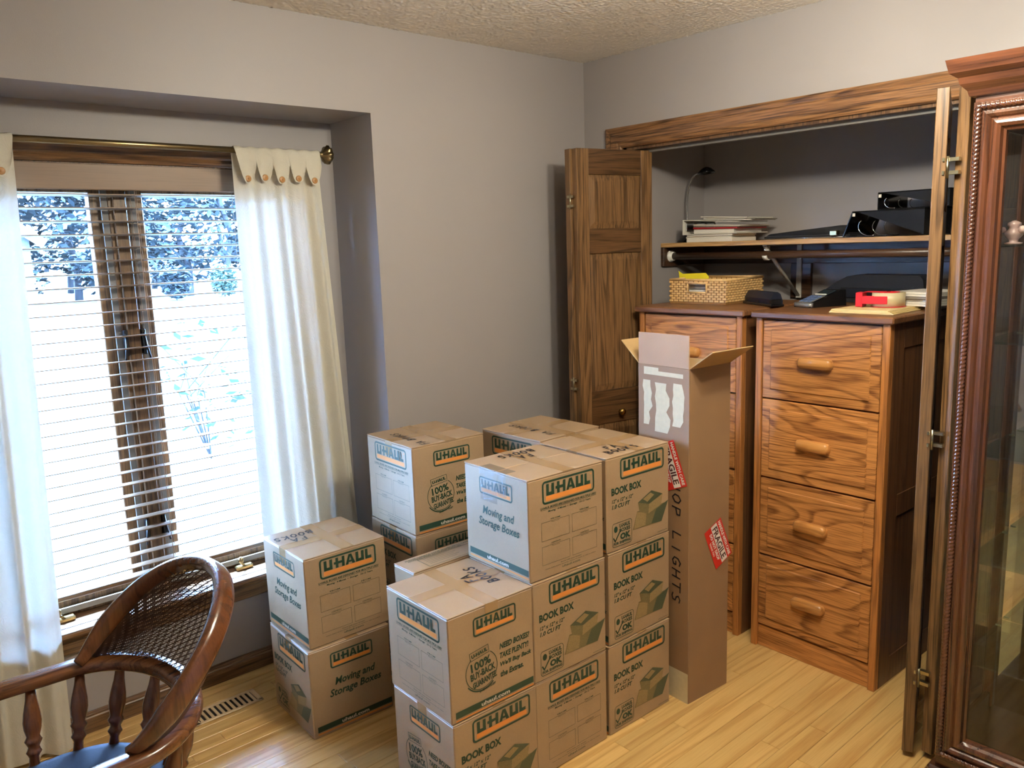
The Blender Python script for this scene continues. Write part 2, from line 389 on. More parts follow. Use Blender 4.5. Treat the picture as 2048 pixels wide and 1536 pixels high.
# floor boards, each its own piece
PW = .0665; lens = [.46, .66, .84, 1.02, 1.2, 1.36, .7, 1.1]; pm = []
for L_ in lens:
    pm.append(MB().box(0, L_-.0008, 0, PW-.0008, -.010, 0, .0011).mesh('plank', 'floor_wood'))
y = D-.001; row = 0
while y > YB:
    x = -3.75+rnd.random()*.5-.5; y0 = y-PW
    while x < .77:
        k = rnd.randrange(8); L_ = lens[k]
        if x+L_ > XB-.1 and not (y > .0 and (x > XN or x+L_ < XL)):
            lim = XN if y > 0.001 else (.0 if y0 > CY0 else .64)
            if y0 < OY1: lim = 0.0
            if y0 < OY0+.01 or y0 > 0 or True:
                if x+L_ > lim:
                    x1 = lim
                    if x1-x > .03:
                        o = link('plank', MB().box(0, x1-x, 0, PW-.0008, -.010, 0, .0011).mesh('plank', 'floor_wood'), fl); o.location = (x, y0, 0)
                    break
                o = link('plank', pm[k], fl); o.location = (x, y0, 0)
        x += L_
    y -= PW; row += 1
# baseboards (oak, moulded top)
BP = [(0, 0), (0, .074), (.004, .074), (.007, .066), (.010, .064), (.010, .058), (.013, .054), (.014, 0)]
def baseboard(name, p0, p1, nrm):
    p0 = Vector(p0); p1 = Vector(p1); t = (p1-p0).normalized(); n = Vector(nrm); bb = MB()
    vs = [p+n*a+Vector((0, 0, z)) for p in (p0, p1) for a, z in BP]; k = len(BP)
    bb.add(vs, [(q, (q+1) % k, k+(q+1) % k, k+q) for q in range(k)]+[tuple(range(k)), tuple(range(k, 2*k))])
    return struct(bb.build(name, 'oak_trim_x' if abs(t.x) > .5 else 'oak_trim_y'))
baseboard('baseboard_niche', (XL+.014, D, 0), (XN-.014, D, 0), (0, -1, 0))
baseboard('baseboard_niche_jamb', (XN, .0, 0), (XN, D-.014, 0), (-1, 0, 0))
baseboard('baseboard_left', (XN, 0, 0), (-.015, 0, 0), (0, -1, 0))
baseboard('baseboard_right', (0, -.014, 0), (0, OY0+.095, 0), (-1, 0, 0))
baseboard('baseboard_right', (0, OY1-.095, 0), (0, YB, 0), (-1, 0, 0))
# closet casing: mitred fluted oak; jamb liner and track
CPR = [(0, 0), (0, .010), (.008, .016), (.020, .012), (.026, .015), (.060, .018), (.066, .013), (.074, .016), (.082, .020), (.090, .018), (.090, 0)]
b = MB()
b.sweep([(0, OY0, 0), (0, OY0, OZ), (0, OY1, OZ), (0, OY1, 0)], CPR, (-1, 0, 0))
struct(b.build('trim_1', 'oak_trim_y'))
b = MB(); b.box(0, .11, OY0-.018, OY0, 0, OZ); b.box(0, .11, OY1, OY1+.018, 0, OZ); b.box(0, .11, OY1, OY0, OZ-.012, OZ)
struct(b.build('trim_2', 'oak_trim'))
struct(MB().box(.035, .06, OY1+.02, OY0-.02, OZ-.026, OZ-.012).build('trim_3', 'grey_metal'))

# ------------------------------------------------------------------ window
win = bpy.data.objects.new('window_1', None); col.objects.link(win); win.location = (XM, D, WZ0); struct(win)
WM = Matrix.Translation((-XM, -D, -WZ0))
def wpart(bb, name, mat): return bb.build(name, mat, win, WM)
b = MB()
b.sweep([(WX0, D, WZ0), (WX0, D, WZ1), (WX1, D, WZ1), (WX1, D, WZ0)], [(0, 0), (0, .012), (.012, .018), (.024, .012), (.03, .016), (.06, .020), (.075, .014), (.075, 0)], (0, -1, 0))
wpart(b, 'casing', 'oak_trim_x')
wpart(MB().box(WX0-.10, WX1+.10, D-.055, D, WZ0-.022, WZ0, .006).box(WX0, WX1, D, D+.16, WZ0-.02, WZ0), 'stool', 'oak_trim_x')
wpart(MB().box(WX0-.075, WX1+.075, D-.016, D, WZ0-.095, WZ0-.022, .004).box(WX0-.075, WX1+.075, D-.022, D, WZ0-.045, WZ0-.022, .004), 'apron', 'oak_trim_x')
b = MB(); b.box(WX0, WX0+.02, D, D+.16, WZ0, WZ1); b.box(WX1-.02, WX1, D, D+.16, WZ0, WZ1); b.box(WX0, WX1, D, D+.16, WZ1-.02, WZ1)
wpart(b, 'jamb', 'oak_trim')
b = MB(); b.box(XM-.036, XM+.036, D+.075, D+.16, WZ0, WZ1, .003); b.box(XM-.022, XM+.022, D+.062, D+.075, WZ0, WZ1, .003)
wpart(b, 'mullion', 'oak_door')
for sx in (-1, 1):
    a0, a1 = (WX0+.02, XM-.036) if sx < 0 else (XM+.036, WX1-.02)
    b = MB(); y0, y1 = D+.10, D+.145; q = .052
    b.box(a0, a0+q, y0, y1, WZ0, WZ1-.02, .003); b.box(a1-q, a1, y0, y1, WZ0, WZ1-.02, .003)
    b.box(a0+q, a1-q, y0, y1, WZ0, WZ0+.07, .003); b.box(a0+q, a1-q, y0, y1, WZ1-.09, WZ1-.02, .003)
    sash = wpart(b, 'sash', 'oak_door')
    wpart(MB().box(a0+q-.006, a1-q+.006, D+.12, D+.124, WZ0+.06, WZ1-.08), 'pane', 'pane_glass')
    b = MB(); y0, y1 = D+.078, D+.088; q = .020
    b.box(a0, a0+q, y0, y1, WZ0+.02, WZ1-.02); b.box(a1-q, a1, y0, y1, WZ0+.02, WZ1-.02)
    b.box(a0+q, a1-q, y0, y1, WZ0+.02, WZ0+.04); b.box(a0+q, a1-q, y0, y1, WZ1-.04, WZ1-.02)
    wpart(b, 'screen_frame', 'grey_metal')
    hx = XM-.335 if sx < 0 else XM+.315
    b = MB(); b.box(hx-.035, hx+.035, D+.045, D+.075, WZ0, WZ0+.018, .005); b.cyl((hx, D+.05, WZ0+.015), (hx-.02, D+.035, WZ0+.04), .005, 8)
    b.lathe([(0, .004), (.2, .010), (.6, .011), (.9, .008), (1, .002)], (hx-.02, D+.035, WZ0+.036), (hx-.02, D+.033, WZ0+.062), 10)
    wpart(b, 'crank_handle', 'antique_brass')
    for zz in (.62, 1.30):
        hx2 = XM+sx*.03
        b = MB(); b.box(hx2-.006, hx2+.006, D+.05, D+.078, zz, zz+.09, .002); b.tube([(hx2, D+.052, zz+.08), (hx2+sx*.004, D+.045, zz+.03), (hx2+sx*.012, D+.04, zz-.015)], .004, 6)
        wpart(b, 'latch', 'black_plastic')

# ------------------------------------------------------------------ wooden blind
bl = thing('wooden_blind', 'brown wooden slat blind hanging lowered and open in the window', 'blind', (XM, D+.035, WZ1-.02))
BM = Matrix.Translation((-XM, -D-.035, -(WZ1-.02)))
BX0, BX1 = WX0+.024, WX1-.024; BYc = D+.031
MB().box(BX0, BX1, D-.002, D+.006, WZ1-.088, WZ1-.003, .003).build('valance', 'blind_wood', bl, BM)
MB().box(BX0, BX1, D+.010, D+.055, WZ1-.06, WZ1-.02, .002).build('headrail', 'blind_wood', bl, BM)
sl = MB(); tl = .07; n = 5
for i in range(n):
    pass
sv = []; wd = .05
for i in range(5):
    a = -wd/2+wd*i/4; cz = .0015*(1-(a/(wd/2))**2)
    sv.append((a, cz))
pr = [(a*math.cos(tl)+z*math.sin(tl), -a*math.sin(tl)+z*math.cos(tl)+.0017) for a, z in sv]
pr += [(a*math.cos(tl)+z*math.sin(tl), -a*math.sin(tl)+z*math.cos(tl)-.0017) for a, z in sv[::-1]]
vs = [(x, a, z) for x in (BX0-XM, BX1-XM) for a, z in pr]; k = len(pr)
sl.add(vs, [(q, (q+1) % k, k+(q+1) % k, k+q) for q in range(k)]+[tuple(range(k)), tuple(range(k, 2*k))])
slm = sl.mesh('slat', 'blind_wood')
zs = []; z = 1.852
while z > .50: zs.append(z); z -= .0437
for z in zs:
    o = link('slat', slm, bl); o.location = (0, BYc-D-.035, z-(WZ1-.02))
zb = zs[-1]-.04
MB().box(BX0, BX1, BYc-.025, BYc+.025, zb-.008, zb+.008, .003).build('bottom_rail', 'blind_wood', bl, BM)
for lx in (XM-.42, XM+.035, XM+.40):
    b = MB()
    for yy, dz in ((BYc-.026, .0036), (BYc+.026, -.0036)): b.cyl((lx, yy, zb), (lx, yy, WZ1-.05), .0011, 5)
    b.cyl((lx+.014, BYc, zb), (lx+.014, BYc, WZ1-.05), .0009, 5)
    for z in zs: b.cyl((lx, BYc-.026, z+.0018), (lx, BYc+.026, z-.0055), .0008, 4)
    b.build('ladder_cord', 'cord_white', bl, BM)

# ------------------------------------------------------------------ curtain rod and curtains
RY, RZ = .205, 2.008
rod = thing('curtain_rod', 'antique brass curtain rod with shell finial across the window niche', 'curtain rod', (XM, RY, RZ))
RM = Matrix.Translation((-XM, -RY, -RZ))
MB().cyl((2*XM+1.262, RY, RZ), (-1.262, RY, RZ), .011, 16).build('rod', 'antique_brass', rod, RM)
def finial(x, s):
    b = MB(); seg = 36; prof = [(0, .007), (.06, .011), (.12, .008), (.2, .012), (.34, .026), (.5, .033), (.66, .032), (.82, .022), (.94, .010), (1, .002)]
    vs = []; fs = []; Ln = .062
    for i, (t, r) in enumerate(prof):
        for q in range(seg):
            a = 2*PI*q/seg; fl_ = 1+(.13*math.cos(9*a+t*5) if t > .15 else 0)
            vs.append((x+s*t*Ln, RY+r*fl_*math.cos(a), RZ+r*fl_*math.sin(a)))
    for i in range(len(prof)-1):
        for q in range(seg):
            fs.append((i*seg+q, i*seg+(q+1) % seg, (i+1)*seg+(q+1) % seg, (i+1)*seg+q))
    b.add(vs, fs, None, 0, True); b.build('finial', 'antique_brass', rod, RM)
finial(-1.264, 1); finial(2*XM+1.264, -1)
for x in (-1.245-.03, 2*XM+1.275):
    MB().cyl((x, RY, RZ), (x, D, RZ), .006, 10).cyl((x, D-.006, RZ), (x, D, RZ), .02, 14).build('rod_bracket', 'antique_brass', rod, RM)
def curtain(label, tx0, tx1, bx0, bx1, seed, inner):
    rd = random.Random(seed); cu = thing('curtain', label, 'curtain', ((tx0+tx1)/2, RY, 0), group='cream tab curtains')
    CM = Matrix.Translation((-(tx0+tx1)/2, -RY, 0)); b = MB(); nu, nv = 120, 48; vs = []; fs = []
    ph = [rd.random()*6 for _ in range(4)]
    def sheet(u, v, z):
        x = (tx0+(tx1-tx0)*u)*(1-v)+(bx0+(bx1-bx0)*u)*v
        am = .006+.015*min(1, v*1.6)
        yy = am*(math.sin(2*PI*5*u+ph[0]+.5*v)+.45*math.sin(2*PI*8.3*u+ph[1]-1.2*v)+.3*math.sin(2*PI*2*u+ph[2]+v*2))
        x += .006*math.sin(2*PI*5*u+ph[3]+1.3)*v
        return (x, RY+.008+yy*.75, z)
    for j in range(nv+1):
        v = j/nv; z = (RZ+.012)*(1-v)+.012*v+(.006*math.sin(v*9) if 0 else 0)
        for i in range(nu+1): vs.append(sheet(i/nu, v, z+(.010*math.sin(9*i/nu+seed) if j == nv else 0)))
    for j in range(nv):
        for i in range(nu): a = j*(nu+1)+i; fs.append((a, a+1, a+nu+2, a+nu+1))
    b.add(vs, fs, None, 0, True); b.build('drape', 'curtain_cloth', cu, CM, fix=False)
    # folded-over top with five buttoned tabs
    b = MB(); vs = []; fs = []; nu, nv = 100, 14
    def fold(u, v):
        k = min(4, int(u*5)); f = u*5-k
        zb_ = 1.893+.068*abs(2*f-1)**3+(.006 if k % 2 else 0)
        x = tx0+(tx1-tx0)*u+(.010*(1-u)*v if inner else -.010*u*v)
        if v < .3:
            a = PI*(v/.3); r_ = .0135+.002*math.sin(40*u)
            return (x, RY+r_*math.cos(a), RZ+r_*math.sin(a)+.0005)
        q = (v-.3)/.7
        return (x, RY-.0145-.006*q*(1+.6*math.sin(2*PI*5*u+1))-.002*math.sin(37*u), RZ*(1-q)+zb_*q)
    for j in range(nv+1):
        for i in range(nu+1): vs.append(fold(i/nu, j/nv))
    for j in range(nv):
        for i in range(nu): a = j*(nu+1)+i; fs.append((a, a+1, a+nu+2, a+nu+1))
    b.add(vs, fs, None, 0, True); b.build('tab_fold', 'curtain_cloth', cu, CM, fix=False)
    for k in range(5):
        u = (k+.5)/5; p = fold(u, .93); x, yy, z = p
        bt = MB(); bt.lathe([(0, .0095), (.5, .0115), (.8, .0115), (1, .009)], (x, yy+.001, z+.004), (x, yy-.005, z+.004), 16)
        bt.lathe([(0, .004), (1, .004)], (x, yy-.005, z+.004), (x, yy-.0056, z+.004), 4)
        bt.build('button', 'button_wood', cu, CM)
    return cu
curtain('cream curtain panel nearest the brass shell finial, beside the room corner', -1.606, -1.268, -1.60, -1.165, 3, True)
curtain('cream curtain panel at the left edge of the photo behind the chair', -2.66, -2.285, -2.74, -2.335, 8, False)

# ------------------------------------------------------------------ floor vent
ve = thing('floor_vent', 'tan slotted floor register flush in the floor under the window', 'vent', (-1.86, .105, 0))
b = MB(); vw, vl = .05, .125
b.box(-vl, vl, -vw, -vw+.014, 0, .005, .002); b.box(-vl, vl, vw-.014, vw, 0, .005, .002); b.box(-vl, -vl+.018, -vw, vw, 0, .005, .002); b.box(vl-.018, vl, -vw, vw, 0, .005, .002)
b.build('frame', 'vent_metal', ve)
MB().box(-vl+.01, vl-.01, -vw+.01, vw-.01, .0002, .0012).build('backing', 'black_gap', ve)
sm_ = MB().box(-.0048, .0048, -vw+.012, vw-.012, .001, .0045).mesh('louver', 'vent_metal')
for i in range(11):
    o = link('louver', sm_, ve); o.location = (-.0985+i*.0197, 0, 0)

# ------------------------------------------------------------------ bifold doors
def leaf(parent, p0, p1, front_left, knob=None):
    # leaf from hinge p0 to p1 (2-D); local x along leaf, local y = thickness away from 'front'
    p0 = Vector(p0); p1 = Vector(p1); d = p1-p0; Wd = d.length; ang = math.atan2(d.y, d.x)
    M = Matrix.Translation((p0.x, p0.y, 0)) @ Matrix.Rotation(ang, 4, 'Z')
    lf = bpy.data.objects.new('leaf', None); col.objects.link(lf); lf.parent = parent; lf.matrix_local = parent.matrix_world.inverted() @ M if False else Matrix.Translation(-parent.location) @ M
    lf.empty_display_size = .03
    T = .033; S = .062; z0, z1 = .02, 2.03
    sg = 1
    for a, c in ((0, S), (Wd-S, Wd)):
        MB().box(a, c, 0, T, z0, z1, .002).build('stile', 'oak_door', lf)
    rails = [(1.925, 2.03), (1.595, 1.70), (.845, .995), (.02, .16)]
    for a, c in rails: MB().box(S, Wd-S, .001, T-.001, a, c, .0015).build('rail', 'oak_door_rail', lf)
    for a, c in ((1.70, 1.925), (.995, 1.595), (.16, .845)):
        b = MB(); x0, x1 = S, Wd-S; ii = .030
        for yy, s in ((.008, -1), (T-.008, 1)):
            # field, sloping margin
            o = [(x0, yy, a), (x1, yy, a), (x1, yy, c), (x0, yy, c)]; f = yy+s*.006
            i_ = [(x0+ii, f, a+ii), (x1-ii, f, a+ii), (x1-ii, f, c-ii), (x0+ii, f, c-ii)]
            e_ = [(x0+.004, yy+s*.001, a+.004), (x1-.004, yy+s*.001, a+.004), (x1-.004, yy+s*.001, c-.004), (x0+.004, yy+s*.001, c-.004)]
            b.add(o+e_+i_, [(0, 1, 5, 4), (1, 2, 6, 5), (2, 3, 7, 6), (3, 0, 4, 7), (4, 5, 9, 8), (5, 6, 10, 9), (6, 7, 11, 10), (7, 4, 8, 11), (8, 9, 10, 11)])
        b.box(x0, x1, .008, T-.008, a, c)
        b.build('panel', 'oak_door', lf, fix=False)
    if knob:
        b = MB(); b.lathe([(0, .008), (.3, .007), (.45, .013), (.75, .0155), (.92, .012), (1, .004)], (knob, 0, .892), (knob, -.03, .892), 16)
        b.build('knob', 'brass', lf)
    return lf
d1 = bpy.data.objects.new('door_1', None); col.objects.link(d1); d1.location = (-.345, -.26, 0); struct(d1)
leaf(d1, (-.345, -.275), (.05, -.355), True, knob=.213)
leaf(d1, (-.352, -.243), (.045, -.282), True)
d2 = bpy.data.objects.new('door_2', None); col.objects.link(d2); d2.location = (-.39, -1.75, 0); struct(d2)
leaf(d2, (-.398, -1.7445), (-.021, -1.612), True)
leaf(d2, (-.372, -1.788), (.026, -1.85), True)
for z in (1.815, 1.035, .275):
    b = MB(); b.cyl((-.392, -1.746, z-.03), (-.392, -1.746, z+.03), .004, 10)
    for dz in (-.02, .016): b.box(-.392, -.3765, -1.775, -1.742, z+dz, z+dz+.010)
    for dz in (-.02, .016): b.box(-.405, -.398, -1.742, -1.736, z+dz, z+dz+.010)
    b.build('hinge', 'steel', d2, Matrix.Translation(-Vector(d2.location)))
    b = MB(); b.cyl((-.353, -.243, z-.03), (-.353, -.243, z+.03), .004, 10); b.box(-.356, -.346, -.262, -.226, z-.024, z-.014); b.box(-.356, -.346, -.262, -.226, z+.014, z+.024)
    b.build('hinge', 'steel', d1, Matrix.Translation(-Vector(d1.location)))

# ------------------------------------------------------------------ closet shelf, rod, bracket
SH = 1.628
sh = thing('closet_shelf', 'long oak shelf board across the closet above the hanging rod', 'shelf', (.475, -1.09, SH-.02))
SM = Matrix.Translation((-.475, 1.09, -(SH-.02)))
MB().box(.30, CX, CY1, CY0, SH-.02, SH, .002).build('board', 'shelf_oak', sh, SM)
MB().box(CX-.019, CX, CY1, CY0, SH-.11, SH-.02, .002).build('ledger', 'dark_rod', sh, SM)
MB().box(.30, CX-.02, CY0-.019, CY0, SH-.11, SH-.02, .002).build('end_cleat', 'dark_rod', sh, SM)
hr = thing('closet_rod', 'dark wooden hanging rod with white sockets under the closet shelf', 'closet rod', (.35, -1.09, 1.565))
HM = Matrix.Translation((-.35, 1.09, -1.565))
MB().cyl((.35, CY1, 1.565), (.35, CY0-.02, 1.565), .0165, 18).build('rod', 'dark_rod', hr, HM)
for y_, s in ((CY0-.019, -1), (CY1, 1)):
    MB().lathe([(0, .028), (.35, .028), (.4, .022), (1, .022)], (.35, y_, 1.565), (.35, y_+s*.022, 1.565), 18).build('socket', 'white_plastic', hr, HM)
br = thing('shelf_bracket', 'white metal shelf and rod bracket on an oak cleat in the closet', 'bracket', (CX-.02, -.755, 1.37))
BRM = Matrix.Translation((-(CX-.02), .755, -1.37)); yb = -.745
MB().box(CX-.019, CX, -.80, -.70, 1.36, SH-.11, .002).build('cleat', 'dark_rod', br, BRM)
b = MB(); b.box(CX-.028, CX-.019, yb-.012, yb+.012, 1.36, SH-.022, .001); b.build('upright', 'white_metal', br, BRM)
b = MB(); b.box(.33, CX-.02, yb-.011, yb+.011, SH-.026, SH-.021); b.tube([(.335, yb, SH-.028), (CX-.03, yb, 1.372)], .009, 4, sect=[(-.35, -1), (.35, -1), (.35, 1), (-.35, 1)]); b.build('brace', 'white_metal', br, BRM)
b = MB(); pts = [(.35+.021*math.sin(a), yb, 1.565-.021*math.cos(a)) for a in [(-.2+i*.22)*1.0-1.2 for i in range(13)]]
b.tube(pts, .011, 4, sect=[(-.25, -1), (.25, -1), (.25, 1), (-.25, 1)]); b.box(.345, .355, yb-.011, yb+.011, 1.583, SH-.022); b.build('rod_hook', 'white_plastic', br, BRM)

# ------------------------------------------------------------------ oak file cabinets
def file_cabinet(label, x, y1, rz):
    # y1 = y of the right (camera side) front corner at the floor; front faces -x
    W, Dp, Hh = .5147, .545, 1.338
    t = thing('file_cabinet', label, 'file cabinet', (x, y1, 0), rz, 'oak file cabinets')
    MB().box(-.016, Dp+.01, -.016, W+.016, Hh, Hh+.025, .005).build('top', 'oak_top', t)
    for a, c in ((0, .026), (W-.026, W)): MB().box(0, .03, a, c, 0, Hh, .002).build('front_stile', 'oak_file_z', t)
    MB().box(.012, .03, .026, W-.026, 0, .092, .002).build('toe_board', 'oak_file', t)
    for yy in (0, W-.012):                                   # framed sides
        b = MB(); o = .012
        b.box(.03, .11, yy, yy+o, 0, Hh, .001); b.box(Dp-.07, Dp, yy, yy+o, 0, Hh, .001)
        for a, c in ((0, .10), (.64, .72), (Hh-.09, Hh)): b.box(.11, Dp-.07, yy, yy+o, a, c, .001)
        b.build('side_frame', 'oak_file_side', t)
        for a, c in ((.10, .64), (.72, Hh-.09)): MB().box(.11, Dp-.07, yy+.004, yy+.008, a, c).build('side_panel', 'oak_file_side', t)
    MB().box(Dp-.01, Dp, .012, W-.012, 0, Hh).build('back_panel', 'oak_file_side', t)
    MB().box(.034, .04, .03, W-.03, .09, Hh-.005).build('inner_face', 'black_gap', t)
    for z0, z1 in ((.100, .393), (.400, .711), (.718, 1.026), (1.032, 1.331)):
        b = MB(); y0, y2 = .030, W-.030; q = .034
        b.box(.004, .028, y0, y2, z0, z1, .002)
        # raised field with a routed groove round it
        b.box(-.001, .006, y0+q, y2-q, z0+q, z1-q, .004)
        dr = b.build('drawer', 'oak_file', t)
        hb = MB(); zc = (z0+z1)/2; yc = W/2+.005
        P = []; hw, hh = .066, .0215
        for k in range(16):
            a = 2*PI*k/16; P.append((yc+max(-1, min(1, 1.35*math.cos(a)))*hw*(.92+.08*abs(math.cos(2*a))), zc+max(-1, min(1, 1.25*math.sin(a)))*hh))
        n = len(P); vs = [(-.001, a, c) for a, c in P]+[(-.018, yc+(a-yc)*1.0, c+.002) for a, c in P]+[(-.026, yc+(a-yc)*.9, zc+.002+(c-zc)*.72) for a, c in P]
        fs = [(k, (k+1) % n, n+(k+1) % n, n+k) for k in range(n)]+[(n+k, n+(k+1) % n, 2*n+(k+1) % n, 2*n+k) for k in range(n)]+[tuple(range(2*n, 3*n))]
        hb.add(vs, fs, None, 0, True); h_ = hb.build('handle', 'oak_handle', dr)
    return t
file_cabinet('oak four-drawer file cabinet standing beside the folded door at right', -.1107, -1.4896, -.0533+.03)
file_cabinet('oak four-drawer file cabinet half hidden behind the tall open carton', -.088, -.907, .0)

# ------------------------------------------------------------------ printing: letters fitted into rectangles
_tc = {}
def text_geo(s, bold=0.0, shear=0.0):
    bold += .012; k = (s, bold, shear)
    if k in _tc: return _tc[k]
    c = bpy.data.curves.new('t', 'FONT'); c.body = s; c.size = 1; c.offset = bold; c.shear = shear; c.resolution_u = 2
    o = bpy.data.objects.new('t', c); col.objects.link(o)
    dg = bpy.context.evaluated_depsgraph_get(); me = bpy.data.meshes.new_from_object(o.evaluated_get(dg))
    vs = [(v.co.x, v.co.y) for v in me.vertices]; fs = [tuple(p.vertices) for p in me.polygons]
    bpy.data.objects.remove(o); bpy.data.curves.remove(c); bpy.data.meshes.remove(me)
    _tc[k] = (vs, fs); return _tc[k]
def put_text(b, s, x0, x1, y0, y1, bold=0.0, shear=0.0, mi=0, rot=0, z=0):
    vs, fs = text_geo(s, bold, shear)
    ax, bx_ = min(v[0] for v in vs), max(v[0] for v in vs); ay, by_ = min(v[1] for v in vs), max(v[1] for v in vs)
    cx, cy = (x0+x1)/2, (y0+y1)/2; c, sn = math.cos(rot), math.sin(rot); out = []
    for x, y in vs:
        X = x0+(x-ax)/(bx_-ax)*(x1-x0)-cx; Y = y0+(y-ay)/(by_-ay)*(y1-y0)-cy
        out.append((cx+c*X-sn*Y, cy+sn*X+c*Y, z))
    b.add(out, fs, None, mi)
def rect(b, x0, x1, y0, y1, mi=0, z=0): b.add([(x0, y0, z), (x1, y0, z), (x1, y1, z), (x0, y1, z)], [(0, 1, 2, 3)], None, mi)
def outline(b, x0, x1, y0, y1, t, r=0, mi=0, z=0):
    if r <= 0:
        rect(b, x0, x1, y0, y0+t, mi, z); rect(b, x0, x1, y1-t, y1, mi, z); rect(b, x0, x0+t, y0+t, y1-t, mi, z); rect(b, x1-t, x1, y0+t, y1-t, mi, z); return
    o = []; i_ = []
    for cx, cy, a0 in ((x1-r, y1-r, 0), (x0+r, y1-r, 90), (x0+r, y0+r, 180), (x1-r, y0+r, 270)):
        for k in range(6):
            a = math.radians(a0+18*k); o.append((cx+r*math.cos(a), cy+r*math.sin(a), z)); i_.append((cx+(r-t)*math.cos(a), cy+(r-t)*math.sin(a), z))
    n = len(o); b.add(o+i_, [(k, (k+1) % n, n+(k+1) % n, n+k) for k in range(n)], None, mi)
def ribbon(b, pts, wd, mi=0, z=0):
    for (xa, ya), (xb, yb_) in zip(pts, pts[1:]):
        dx, dy = xb-xa, yb_-ya; L_ = math.hypot(dx, dy) or 1; nx, ny = -dy/L_*wd/2, dx/L_*wd/2; ex, ey = dx/L_*wd*.3, dy/L_*wd*.3
        b.add([(xa+nx-ex, ya+ny-ey, z), (xa-nx-ex, ya-ny-ey, z), (xb-nx+ex, yb_-ny+ey, z), (xb+nx+ex, yb_+ny+ey, z)], [(0, 1, 2, 3)], None, mi)
S_, HB = .3135, .3208
def logo_letters(b, x0, x1, y0, y1, mi=0, z=0):
    R_ = lambda a, c, d, e: [(a, d), (c, d), (c, e), (a, e)]
    U = lambda o: [R_(o, o+.75, 0, .28), R_(o, o+.25, .28, 1), R_(o+.50, o+.75, .28, 1)]
    P = U(0)+[R_(.88, 1.04, .38, .62), R_(1.04, 1.28, 0, 1), R_(1.28, 1.61, .38, .62), R_(1.61, 1.85, 0, 1)]
    P += [[(1.92, 0), (2.17, 0), (2.36, .78), (2.36, 1), (2.23, 1)], [(2.80, 0), (2.49, 1), (2.36, 1), (2.36, .78), (2.55, 0)], [(2.22, .19), (2.50, .19), (2.455, .38), (2.265, .38)]]
    P += U(2.88)+[R_(3.75, 3.99, 0, 1), R_(3.99, 4.32, 0, .28)]
    for q in P: b.add([(x0+(x/4.32)*(x1-x0), y0+y*(y1-y0), z) for x, y in q], [tuple(range(len(q)))], None, mi)
def F(u, v): return (u-.5)*S_, (.5-v)*HB
def logo(b, u0, u1, v0, v1):
    x0, y1 = F(u0, v0); x1, y0 = F(u1, v1); w_, h_ = x1-x0, y1-y0
    outline(b, x0, x1, y0, y1, h_*.088, h_*.18, 0)
    rect(b, x0+w_*.065, x1-w_*.065, y0+h_*.135, y0+h_*.345, 1)
    logo_letters(b, x0+w_*.075, x1-w_*.085, y0+h_*.37, y0+h_*.86, 0, .0001)
    rect(b, x1-w_*.075, x1-w_*.055, y1-h_*.24, y1-h_*.18, 1)
def tline(b, s, u0, u1, v0, v1, bold=0., shear=0., mi=0, rot=0, z=0):
    x0, y1 = F(u0, v0); x1, y0 = F(u1, v1); put_text(b, s, x0, x1, y0, y1, bold, shear, mi, rot, z)
def band(b, v0, v1):
    x0, y1 = F(.05, v0); x1, y0 = F(.98, v1); rect(b, x0, x1, y0, y1, 0)
    tline(b, 'uhaul.com', .34, .68, v0+.012, v1-.010, .02, 0, 4, 0, .0002)
    x0, y1 = F(.05, v1+.014); x1, y0 = F(.98, v1+.028); rect(b, x0, x1, y0, y1, 1)
def face_grid():
    b = MB(); logo(b, .18, .875, .05, .275)
    tline(b, 'U-HAUL BOXES ARE DESIGNED FOR MULTIPLE USES!', .155, .90, .295, .318, .02, .2); x0, y0 = F(.155, .326); x1, _ = F(.90, .33); rect(b, x0, x1, y0, y0+.0009)
    tline(b, 'Moving · 4 Moves  •  Storage · 10-12 Years', .25, .82, .336, .362, .01, .2)
    for u0, u1 in ((.16, .525), (.56, .90)):
        for v0, v1, s in ((.445, .627, 'FROM'), (.680, .863, 'CONTENTS')):
            x0, y1 = F(u0, v0); x1, y0 = F(u1, v1); outline(b, x0, x1, y0, y1, .0009)
            m_ = (u0+u1)/2; tline(b, s, m_-.06, m_+.06, v0-.024, v0-.010); tline(b, 'Please print', m_-.05, m_+.05, v0+.008, v0+.018)
    tline(b, 'Done with your boxes?', .40, .68, .880, .895); tline(b, 'Leave them at any store for others to reuse or visit us online', .20, .88, .903, .915)
    tline(b, 'uhaul.com', .42, .66, .922, .945, .0); return b
def face_moving():
    b = MB(); logo(b, .25, .77, .095, .27)
    tline(b, 'Moving and', .29, .79, .385, .495, .012, .22); tline(b, 'Storage Boxes', .22, .86, .505, .615, .012, .22)
    band(b, .872, .935); return b
